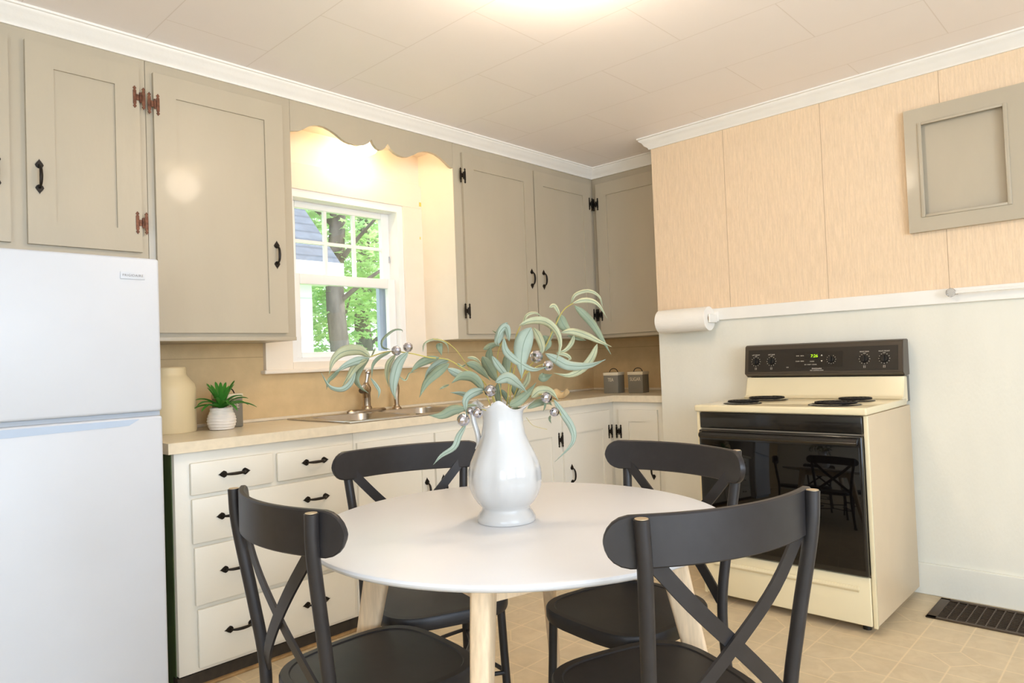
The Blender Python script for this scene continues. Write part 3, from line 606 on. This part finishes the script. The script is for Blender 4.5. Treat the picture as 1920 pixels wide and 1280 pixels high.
hd = Vector((math.cos(spa+PI*.97), math.sin(spa+PI*.97), 0)); o0 = Vector((VX, VY, TZ))
obj('pitcher_handle', MB().tube([o0+hd*a+Vector((0, 0, z)) for a, z in ((.054, .302), (.070, .312), (.080, .300), (.079, .270), (.070, .235), (.066, .205), (.072, .190))], [.010, .011, .010, .009, .009, .010, .008], 12, smooth=5, flat=(1.3, .8)), M['vase'], v_)

# sprigs: outline points measured in the vertical plane through the pitcher, each pushed nearer or farther by its own depth
D0 = 1.850
def V3(px, py, dw):
    X = 580+px/2.6672; Y = 520+py/2.6672
    return CP+(cF+cR*(X-960)/FPX-cU*(Y-640)/FPX)*(D0+dw)
def leaf(parent, pts, wd, m='leaf', dw=0, dw2=None, tilt=.0, fold=.25):
    dw2 = dw if dw2 is None else dw2; n0 = len(pts)
    P = [V3(p[0], p[1], dw+(dw2-dw)*i/(n0-1)+.012*math.sin(PI*i/(n0-1))) for i, p in enumerate(pts)]
    Q = cr_path(P, 14//(n0-1)+1); n1 = len(Q); hw = wd/2.6672/FPX*(D0+dw)/2; b = MB(); rows = []
    for i, p in enumerate(Q):
        s = i/(n1-1); tn = (Q[min(i+1, n1-1)]-Q[max(i-1, 0)]).normalized()
        sd = tn.cross(cF).normalized(); nn = sd.cross(tn).normalized(); a = tilt+.5*math.sin(s*PI*1.3)*tilt
        sd2 = sd*math.cos(a)+nn*math.sin(a); n2 = nn*math.cos(a)-sd*math.sin(a)
        wf = .92*math.sin(PI*s**.70)**1.05 if 0 < s < 1 else 0; wf = max(wf, .04)
        h = hw*wf
        wv = .10*math.sin(s*11+pts[0][0])
        rows.append([p-sd2*h+n2*h*(fold+wv), p-sd2*h*.5+n2*h*fold*.35, p-sd2*min(h*.4, .0008), p+sd2*min(h*.4, .0008), p+sd2*h*.5+n2*h*fold*.35, p+sd2*h+n2*h*(fold-wv)])
    b.loft(rows, cap=False, closed=False)
    o = obj('leaf', b, [M[m], M['rib']], parent, smooth=True, sharp=180)
    for fi, pg in enumerate(o.data.polygons): pg.material_index = 1 if fi % 5 == 2 else 0
    md_ = o.modifiers.new('thickness', 'SOLIDIFY'); md_.thickness = .0007; return o
def stem(parent, pts, r_=.0016, dws=None, m='stem'):
    P = [V3(p[0], p[1], p[2]) for p in pts]; return obj('stem', MB().tube(P, r_, 6, smooth=5), M[m], parent)
def bead(parent, px, py, r_, dw):
    c0 = V3(px, py, dw); rad = r_/2.6672/FPX*(D0+dw); b = MB().ico(c0, rad, 2); return obj('crystal_bead', b, M['crystal'], parent, smooth=False)
base = (950, 720, 0)
def branch(label): return thing('eucalyptus_branch', label, 'branch', tuple(V3(950, 720, 0)), 'eucalyptus branches in the white pitcher')
e = branch('long eucalyptus branch arching from the pitcher toward the window, with silver beads')
stem(e, [(945, 760, .0), (935, 640, .0), (870, 520, -.01), (760, 450, -.02), (690, 410, -.03), (600, 400, -.04), (510, 380, -.05), (400, 370, -.06), (300, 398, -.07)], .0018)
stem(e, [(950, 740, .02), (900, 560, .03), (820, 480, .03), (740, 370, .03), (680, 320, .02), (620, 308, .02)], .0012)
for a in (([(305, 398), (250, 365), (170, 372), (120, 415), (98, 485)], 62, 'leaf2', -.09, -.10, .2), ([(300, 402), (240, 418), (180, 442), (130, 475)], 46, 'leaf3', -.07, -.11, .3), ([(300, 400), (262, 440), (232, 500), (250, 545), (295, 578)], 42, 'leaf', -.05, -.06, -.3),
          ([(232, 470), (205, 530), (160, 562), (100, 545), (58, 475)], 34, 'leaf3', -.10, -.13, .3), ([(290, 410), (235, 440), (200, 490), (165, 545)], 44, 'leaf2', -.08, -.06, 0), ([(160, 450), (125, 490), (95, 520), (86, 560)], 26, 'leaf', -.09, -.09, .4),
          ([(405, 360), (365, 350), (362, 315), (395, 280), (430, 260), (462, 262), (466, 275)], 20, 'leaf', -.05, -.02, .5), ([(410, 370), (352, 400), (318, 440), (312, 505)], 24, 'leaf', -.08, -.08, .4), ([(432, 385), (398, 430), (388, 490), (398, 548)], 34, 'leaf2', -.06, -.05, .1),
          ([(495, 372), (448, 425), (425, 500), (420, 560), (432, 612)], 58, 'leaf3', -.07, -.10, .1), ([(650, 400), (590, 415), (540, 440), (505, 478)], 46, 'leaf', -.04, -.05, .2), ([(700, 430), (640, 470), (585, 525), (550, 600)], 58, 'leaf', -.05, -.07, -.2),
          ([(700, 410), (650, 430), (600, 470), (572, 522)], 44, 'leaf3', -.02, -.02, .2), ([(650, 328), (652, 350), (662, 390)], 38, 'leaf', .0, .0, .2), ([(568, 372), (575, 330), (620, 308), (670, 318), (693, 345), (694, 385)], 16, 'leaf2', .02, .03, .4),
          ([(305, 500), (338, 545), (350, 570), (343, 606)], 20, 'leaf3', -.08, -.08, .1), ([(450, 495), (480, 512), (500, 478), (540, 470)], 14, 'leaf2', -.05, -.04, .5), ([(330, 350), (318, 380), (306, 398)], 10, 'leaf2', -.06, -.06, 0)):
    leaf(e, a[0], a[1], a[2], a[3], a[4], a[5])
for p in ((435, 366, 25, -.07), (493, 349, 25, -.05)): bead(e, *p)
e = branch('low eucalyptus spray with broad leaves drooping over the pitcher handle')
stem(e, [(940, 760, -.01), (910, 650, -.02), (870, 560, -.03), (820, 500, -.04), (770, 480, -.05)], .0016); stem(e, [(920, 700, -.02), (870, 660, -.04), (790, 690, -.07), (760, 760, -.08)], .0012)
for a in (([(690, 455), (740, 480), (790, 500), (840, 520)], 48, 'leaf3', -.02, -.03, .1), ([(875, 565), (820, 505), (760, 495), (712, 528)], 64, 'leaf', -.06, -.10, .3), ([(872, 560), (815, 580), (780, 620), (790, 695)], 50, 'leaf3', -.06, -.08, .2), ([(785, 655), (720, 662), (660, 690), (598, 690)], 56, 'leaf', -.07, -.10, -.1),
          ([(785, 735), (750, 790), (725, 850), (660, 892), (620, 936)], 36, 'leaf3', -.10, -.13, .2), ([(785, 428), (830, 440), (870, 475), (905, 515)], 48, 'leaf', .02, .0, .1), ([(865, 395), (890, 440), (920, 490), (945, 525)], 62, 'leaf', .03, .0, -.2), ([(700, 535), (670, 548), (648, 560)], 16, 'leaf2', 0, 0, 0),
          ([(870, 575), (800, 590), (750, 580), (705, 575)], 34, 'leaf3', -.03, -.02, .3), ([(840, 640), (800, 640), (770, 655), (740, 690)], 20, 'leaf2', -.05, -.06, .2), ([(790, 400), (830, 405), (860, 430)], 20, 'leaf2', .03, .03, .2), ([(740, 430), (760, 445), (790, 432)], 20, 'leaf2', .03, .03, .2)):
    leaf(e, a[0], a[1], a[2], a[3], a[4], a[5])
for p in ((905, 566, 31, -.07), (770, 712, 33, -.10), (842, 677, 27, -.09), (806, 668, 20, -.075)): bead(e, *p)
e = branch('tall upright eucalyptus branch of blue-green leaves in the middle of the pitcher')
stem(e, [(960, 760, .0), (990, 620, .0), (1000, 500, -.01), (1020, 380, -.02), (1035, 290, -.03), (1055, 245, -.03)], .0018); stem(e, [(955, 760, .02), (960, 600, .03), (940, 480, .04), (945, 370, .04), (980, 300, .04)], .0014)
stem(e, [(970, 760, .01), (1000, 640, .02), (1010, 540, .03), (1030, 440, .03)], .0016)
for a in (([(1000, 320), (985, 250), (955, 270), (935, 330)], 40, 'leaf3', -.04, -.05, .2), ([(990, 225), (962, 265), (940, 320), (945, 340)], 50, 'leaf3', -.03, -.04, 0), ([(972, 300), (985, 370), (1050, 425), (1120, 460), (1195, 445)], 44, 'leaf3', -.09, -.10, .2), ([(1110, 250), (1075, 320), (1060, 410), (1062, 505)], 100, 'leaf3', -.07, -.10, .1),
          ([(1050, 240), (1110, 218), (1180, 222), (1235, 270), (1255, 340), (1232, 425)], 46, 'leaf2', -.03, -.01, -.3), ([(912, 392), (945, 440), (985, 490), (1030, 530)], 40, 'leaf3', -.05, -.09, .1), ([(930, 525), (990, 500), (1040, 530), (1090, 575)], 62, 'leaf3', -.09, -.12, .1), ([(1000, 640), (1040, 620), (1090, 580), (1135, 525)], 56, 'leaf', -.05, -.03, .1),
          ([(1010, 520), (990, 470), (985, 410), (1000, 360)], 56, 'leaf', .03, .03, .1), ([(1065, 250), (1085, 190), (1130, 176), (1165, 200)], 20, 'leaf2', .02, .02, .4), ([(905, 350), (900, 400), (925, 460), (935, 520)], 44, 'leaf', .05, .04, 0), ([(1120, 250), (1150, 300), (1165, 360), (1140, 400)], 44, 'leaf2', .04, .04, .1),
          ([(1010, 520), (1030, 560), (1045, 600), (1035, 650)], 44, 'leaf', .03, .02, .1), ([(960, 560), (985, 600), (1000, 640)], 30, 'leaf', .04, .03, 0), ([(985, 740), (1000, 690), (1030, 660), (1060, 650)], 34, 'leaf', .0, .0, 0), ([(1100, 470), (1090, 520), (1060, 560), (1030, 600)], 34, 'leaf2', .0, .02, .2),
          ([(915, 265), (940, 280), (960, 290)], 8, 'leaf2', 0, 0, 0), ([(870, 360), (900, 345), (930, 335), (960, 345)], 34, 'leaf', .05, .05, .1), ([(950, 640), (940, 580), (950, 530), (975, 480)], 36, 'leaf', .04, .05, .1)):
    leaf(e, a[0], a[1], a[2], a[3], a[4], a[5])
for p in ((1136, 395, 33, .02), (1195, 440, 27, -.05)): bead(e, *p)
e = branch('eucalyptus branch reaching up toward the corner cabinets with curling pale leaves')
stem(e, [(975, 760, .02), (1015, 620, .03), (1075, 480, .05), (1165, 370, .06), (1225, 250, .07), (1270, 165, .08), (1325, 125, .08)], .0018); stem(e, [(1080, 480, .05), (1150, 440, .05), (1230, 420, .05)], .0012)
for a in (([(1180, 380), (1240, 412), (1300, 440), (1400, 440), (1482, 410)], 56, 'leaf3', .03, .0, .1), ([(1440, 332), (1415, 400), (1370, 455), (1300, 490), (1222, 478)], 48, 'leaf2', .05, .02, .2), ([(1258, 275), (1320, 268), (1390, 290), (1450, 320), (1512, 346)], 40, 'leaf2', .06, .05, .2), ([(1325, 285), (1312, 330), (1280, 365), (1235, 375)], 28, 'leaf2', .07, .06, .2),
          ([(1250, 185), (1262, 220), (1285, 255), (1315, 268)], 62, 'leaf', .08, .07, .1), ([(1200, 150), (1225, 140), (1245, 170), (1250, 195)], 26, 'leaf2', .07, .07, .2), ([(1325, 140), (1370, 180), (1420, 235), (1465, 310), (1508, 384)], 46, 'leaf', .08, .06, .1), ([(1308, 135), (1330, 85), (1395, 66), (1450, 95), (1470, 160)], 24, 'leaf2', .09, .09, .3),
          ([(1318, 128), (1380, 112), (1440, 130), (1490, 205)], 30, 'leaf2', .07, .06, .2), ([(1170, 290), (1195, 330), (1180, 370)], 44, 'leaf', .06, .06, .1), ([(1290, 290), (1350, 305), (1385, 315)], 24, 'leaf', .08, .08, .2), ([(1235, 380), (1280, 385), (1305, 405), (1285, 420)], 22, 'leaf2', .06, .05, .2), ([(1205, 230), (1215, 280), (1200, 330)], 18, 'leaf', .08, .08, .1)):
    leaf(e, a[0], a[1], a[2], a[3], a[4], a[5])
e = branch('short eucalyptus sprig hanging past the pitcher spout with silver beads')
stem(e, [(985, 770, .02), (1030, 660, .03), (1090, 600, .03), (1160, 585, .03), (1215, 610, .03), (1260, 690, .02)], .0014); stem(e, [(1085, 700, .04), (1120, 740, .05), (1190, 760, .05)], .0006)
for a in (([(1110, 600), (1150, 568), (1205, 570), (1245, 612)], 56, 'leaf2', .02, .02, .1), ([(1222, 610), (1262, 670), (1315, 755), (1315, 830), (1228, 922)], 40, 'leaf3', .02, .0, .1), ([(1090, 655), (1140, 628), (1190, 622), (1215, 640)], 40, 'leaf', .03, .03, .1), ([(1205, 690), (1202, 710), (1210, 730)], 14, 'leaf', .02, .02, 0),
          ([(1150, 490), (1175, 500), (1215, 485)], 50, 'leaf', .03, .03, .1), ([(1180, 600), (1180, 640), (1170, 670)], 16, 'leaf', .02, .02, .3)):
    leaf(e, a[0], a[1], a[2], a[3], a[4], a[5])
for p in ((1186, 600, 29, .0), (1226, 672, 25, .0)): bead(e, *p)

# ------------------------------------------------------------------ things on the worktop
CT = .9153
j = thing('ceramic_jug', 'tall cream jug with narrow neck partly hidden by the refrigerator', 'jug', (-1.745, -.15, CT))
obj('jug_body', MB().lathe([(.0, 0), (.098, 0), (.101, .006), (.101, .185), (.096, .205), (.068, .240), (.064, .250), (.064, .274), (.060, .279), (.052, .276), (.050, .24), (0, .23)], 48, (-1.745, -.15, CT), cap=False), M['jug'], j)
pt = thing('potted_plant', 'small spiky green plant in a white ribbed pot beside the jug', 'plant', (-1.568, -.245, CT))
def rib(t, z): return 1+.020*math.sin(z*2*PI/.0125+.8*math.sin(3*t))
obj('pot', MB().lathe([(.0, 0), (.040, 0)]+[(.047+.013*math.sin(PI*min(1, (z_+.004)/.086)), z_) for z_ in [i*.0022 for i in range(1, 43)]]+[(.046, .095), (.042, .093), (.040, .080), (.0, .078)], 40, (-1.568, -.245, CT), cap=False, fn=rib), M['pot'], pt)
obj('soil', MB().lathe([(0, .086), (.0405, .084)], 24, (-1.568, -.245, CT), cap=False), M['dark'], pt)
def blade(parent, az, ln, lift, droop, wd, m='aloe'):
    c0 = Vector((-1.568, -.245, CT+.082)); d = Vector((math.cos(az), math.sin(az), 0)); sd = Vector((-d.y, d.x, 0)); rows = []
    for i in range(15):
        s = i/14; rad = ln*(s*math.cos(lift)+.18*s*s); z_ = ln*(s*math.sin(lift))-droop*s**2.6+.012; p = c0+d*(.008+rad)+Vector((0, 0, z_)); h = wd*(.55+.9*s)*(1-s)**.55 if s < 1 else 0; h = max(h, .0004)
        up = Vector((0, 0, 1))
        rows.append([p-sd*h+up*h*.5, p-up*.0012, p+sd*h+up*h*.5, p+up*.0006])
    return obj('leaf', MB().loft(rows), M[m], parent, sharp=60)
rnd = random.Random(4)
for k in range(11):      # low and middle blades on the open side of the pot
    blade(pt, R(168+k*17)+rnd.uniform(-.1, .1), rnd.uniform(.115, .145), (.45, .80, .62)[k % 3], (.070, .045, .060)[k % 3]*rnd.uniform(.8, 1.1), .015)
for k in range(11):      # steep blades all round
    blade(pt, 2*PI*k/11+.3, rnd.uniform(.10, .135), rnd.uniform(1.05, 1.35), rnd.uniform(.0, .015), .014)
def canister(cx, cy, rz, wx, hz, word, label, wd=None):
    t = thing('canister', label, 'canister', (cx, cy, CT), 'grey kitchen canisters'); mt = Matrix.Translation((cx, cy, CT)) @ Matrix.Rotation(rz, 4, 'Z'); h = wx/2; wd = wd or wx
    obj('canister_body', MB().box(-h, h, -wd/2, wd/2, 0, hz, .004, 2, mt), M['tin'], t)
    l = obj('lid', MB().box(-h-.002, h+.002, -wd/2-.002, wd/2+.002, hz-.006, hz+.015, .003, 2, mt), M['lid'], t)
    obj('lid_handle', MB().tube([mt @ Vector(p) for p in ((-.032, 0, hz+.015), (-.022, 0, hz+.033), (0, 0, hz+.040), (.022, 0, hz+.033), (.032, 0, hz+.015))], .0028, 8, smooth=4), M['black'], l)
    N = mt.to_3x3()
    text('canister_lettering', word, .034, M['lid'], t, mt @ Vector((0, -wd/2-.0008, hz*.72)), N @ Vector((1, 0, 0)), (0, 0, 1), .0004, 1.0, sx=.72)
canister(1.08, -.462, R(-80), .108, .128, 'TEA', 'grey tin canister lettered TEA at the corner of the worktop')
canister(1.135, -.625, R(-80), .108, .128, 'SUGAR', 'grey tin canister lettered SUGAR next to the papered wall')
canister(-1.492, -.135, R(-14), .115, .136, 'COFFEE', 'grey tin canister lettered COFFEE behind the potted plant', .10)
# shell dish
b = MB(); n = 30; loops = []; cx, cy = .47, -.47
for f1, z in ((.30, .0), (.55, .006), (.85, .030), (1.0, .050), (.96, .050), (.70, .026), (.35, .008)):
    loops.append([Vector((cx+.078*f1*(1+.07*math.cos(7*t))*math.cos(t), cy+.055*f1*(1+.07*math.cos(7*t))*math.sin(t), CT+z*(1+.28*math.cos(5*t+.6)*f1))) for t in [2*PI*k/n for k in range(n)]])
tag(obj('shell_dish', b.loft(loops), M['shell']), 'small cream scalloped shell dish on the worktop near the corner', 'dish')
# paint spots left on the casing
b = MB(); b.box(-.243, -.228, -.0315, -.0302, 2.115, 2.14).box(-.247, -.24, -.0315, -.0302, 1.915, 1.93)
struct('trim_casing_paint_spot', b, M['yellow'])

# ------------------------------------------------------------------ things on the papered wall
pt_ = thing('paper_towel_roll', 'white paper towel roll on a white wall holder at the wall corner', 'paper towel', (.735, -1.2, 1.36))
xa = WX-.086
b = MB(); b.tube([(xa, -1.072, 1.362), (xa, -1.388, 1.362)], .068, 40)
obj('towel_roll', b, M['towel'], pt_)
obj('roll_core', MB().tube([(xa, -1.3882, 1.362), (xa, -1.3895, 1.362)], .019, 20), M['kick'], pt_)
b = MB(); b.box(xa-.022, WX-.019, -1.066, -1.056, 1.338, 1.386, .003).box(xa-.022, WX-.019, -1.404, -1.393, 1.338, 1.386, .003).box(WX-.026, WX-.0185, -1.414, -1.046, 1.345, 1.40, .002).tube([(xa, -1.058, 1.362), (xa, -1.400, 1.362)], .011, 12)
obj('wall_holder', b, M['white'], pt_)
tr = thing('towel_rod', 'thin towel rod with a crystal knob end on the white chair rail', 'towel rod', (.755, -2.8, 1.4))
obj('rod', MB().tube([(.757, -2.575, 1.397), (.757, -3.25, 1.397)], .006, 10), M['white'], tr)
obj('crystal_knob', MB().ico((.757, -2.560, 1.399), .021, 2), M['glassy'], tr, smooth=False)
obj('rod_bracket', MB().tube([(.787, -2.578, 1.397), (.760, -2.578, 1.397)], .007, 10).tube([(.787, -3.24, 1.397), (.760, -3.24, 1.397)], .007, 10), M['nickel'], tr)
# framed panel
fr = thing('framed_panel', 'square greige wooden frame with recessed blank panel high on the papered wall', 'frame', (WX-.01, -2.63, 2.0))
y0, y1, z0, z1, x1_ = -2.870, -2.402, 1.694, 2.273, WX-.0005
iy0, iy1, iz0, iz1 = -2.800, -2.462, 1.760, 2.203
b = MB(); x0_ = WX-.030
b.box(x0_, x1_, iy1, y1, z0, z1).box(x0_, x1_, y0, iy0, z0, z1).box(x0_, x1_, iy0, iy1, iz1, z1).box(x0_, x1_, iy0, iy1, z0, iz0)
obj('frame_moulding', b, M['greige'], fr)
b = MB(); q = .012
b.box(x0_-.006, x0_+.002, iy1-q, iy1+.004, iz0, iz1, .002).box(x0_-.006, x0_+.002, iy0-.004, iy0+q, iz0, iz1, .002).box(x0_-.006, x0_+.002, iy0+q, iy1-q, iz1-q, iz1, .002).box(x0_-.006, x0_+.002, iy0+q, iy1-q, iz0, iz0+q, .002)
obj('inner_bead', b, M['greige'], fr)
obj('inset_panel', MB().box(WX-.004, x1_, iy0+.001, iy1-.001, iz0+.001, iz1-.001), M['greige'], fr)
# floor register
vt = thing('floor_register', 'brown metal floor register in the floor beside the stove', 'floor vent', (.62, -2.7, 0))
b = MB(); y0, y1, x0_, x1_ = -2.985, -2.455, .478, .765
b.box(x0_, x0_+.022, y0, y1, .0005, .007, .002).box(x1_-.022, x1_, y0, y1, .0005, .007, .002).box(x0_, x1_, y0, y0+.04, .0005, .007, .002).box(x0_, x1_, y1-.04, y1, .0005, .007, .002)
n = 13
for i in range(1, n): yy = y0+.04+(y1-y0-.08)*i/n; b.box(x0_+.02, x1_-.02, yy-.0025, yy+.0025, .001, .0065)
for i in range(1, 12): xx = x0_+.022+(x1_-x0_-.044)*i/12; b.box(xx-.002, xx+.002, y0+.04, y1-.04, .001, .0045)
obj('register_grille', b, M['vent'], vt)
obj('duct_shade_sheet', MB().box(x0_+.02, x1_-.02, y0+.038, y1-.038, .0002, .001), M['blk'], vt)  # flat sheet coloured black for the dark inside the duct

# ------------------------------------------------------------------ outdoors
struct('ground_outside', MB().box(-14, 24, .2, 30, -.6, -.5), M['grass'])
h = thing('neighbour_house', 'white-sided neighbouring house with grey shingle roof seen through the window', 'house', (-2, 7, -.5))
obj('house_wall', MB().box(-8, 1.60, 4.35, 9.5, -.5, 2.42), M['siding'], h, smooth=False)
obj('roof', MB().prism([(1.80, 4.0, 2.42), (1.80, 7.0, 5.42), (1.80, 9.9, 2.42), (1.80, 9.9, 2.36), (1.80, 4.0, 2.36)], (-9.9, 0, 0)), M['shingle'], h, smooth=False)
obj('eave_fascia', MB().box(-8.2, 1.82, 3.97, 4.02, 2.20, 2.42).box(-8.2, 1.80, 4.0, 4.4, 2.18, 2.22), M['white'], h, smooth=False)
def tree(x_, y_, tr_, hh, crown_c, crown_r, n_, label, m, seed, size=.13):
    t = thing('maple_tree', label, 'tree', (x_, y_, -.5), 'leafy trees outside the window')
    rn = random.Random(seed)
    b = MB(); b.tube([(x_, y_, -.5), (x_+.03, y_, 1), (x_-.03, y_+.05, 2.4), (x_+.05, y_, 4), (x_, y_, hh)], [tr_*1.25, tr_, tr_*.9, tr_*.75, tr_*.4], 14, smooth=5)
    for k in range(5):
        z_ = 1.6+k*.6; a_ = rn.uniform(0, 6.3); b.tube([(x_, y_, z_), (x_+.5*math.cos(a_), y_+.5*math.sin(a_), z_+.35), (x_+1.3*math.cos(a_), y_+1.3*math.sin(a_), z_+.8)], [tr_*.3, tr_*.2, tr_*.08], 8, smooth=3)
    obj('trunk', b, M['bark'], t)
    bm = MB(); vv = bm.bm
    for k in range(n_):
        while True:
            q = Vector((rn.uniform(-1, 1), rn.uniform(-1, 1), rn.uniform(-1, 1)))
            if q.length < 1 : break
        c0 = Vector((crown_c[0]+q.x*crown_r[0], crown_c[1]+q.y*crown_r[1], crown_c[2]+q.z*crown_r[2]))
        if math.sin(c0.x*2.3+seed)+math.sin(c0.y*2.1)+math.sin(c0.z*2.9) < -.75: continue
        if (c0.xy-Vector((x_, y_))).length < tr_+.35 and c0.y < y_ and c0.z < 2.2+.6*(seed % 2): continue
        rot = Matrix.Rotation(rn.uniform(0, 6.3), 3, 'Z') @ Matrix.Rotation(rn.uniform(-.9, .5), 3, 'X'); s = size*rn.uniform(.7, 1.3)
        star = [(0, -.5), (.22, -.18), (.6, -.1), (.34, .12), (.42, .5), (.14, .34), (0, .8), (-.14, .34), (-.42, .5), (-.34, .12), (-.6, -.1), (-.22, -.18)]
        vs_ = [vv.verts.new(c0+rot @ Vector((a*s, c*s, -abs(a)*s*.3))) for a, c in star]; vv.faces.new(vs_)
    me = bpy.data.meshes.new('foliage'); bm.bm.transform(Matrix.Translation(-origin(t))); bm.bm.to_mesh(me); bm.bm.free(); me.materials.append(M[m]); o = bpy.data.objects.new('foliage', me); COL.objects.link(o); o.parent = t; o['kind'] = 'stuff'
tree(3.28, 6.4, .16, 7, (4.6, 7.4, 3.2), (2.3, 1.6, 3.6), 11000, 'leafy maple with a thick dark trunk beside the white neighbouring house', 'foliage', 1)
tree(7.2, 11.4, .22, 8, (6.6, 11.4, 3.0), (3.8, 1.8, 4.2), 11000, 'darker leafy maple standing behind the thick-trunked maple', 'foliage2', 2, .17)
tree(5.0, 15.6, .20, 9, (6.0, 15.6, 4.0), (5.0, 1.6, 5.0), 9000, 'distant maple rising beyond the neighbouring house roof', 'foliage', 3, .2)
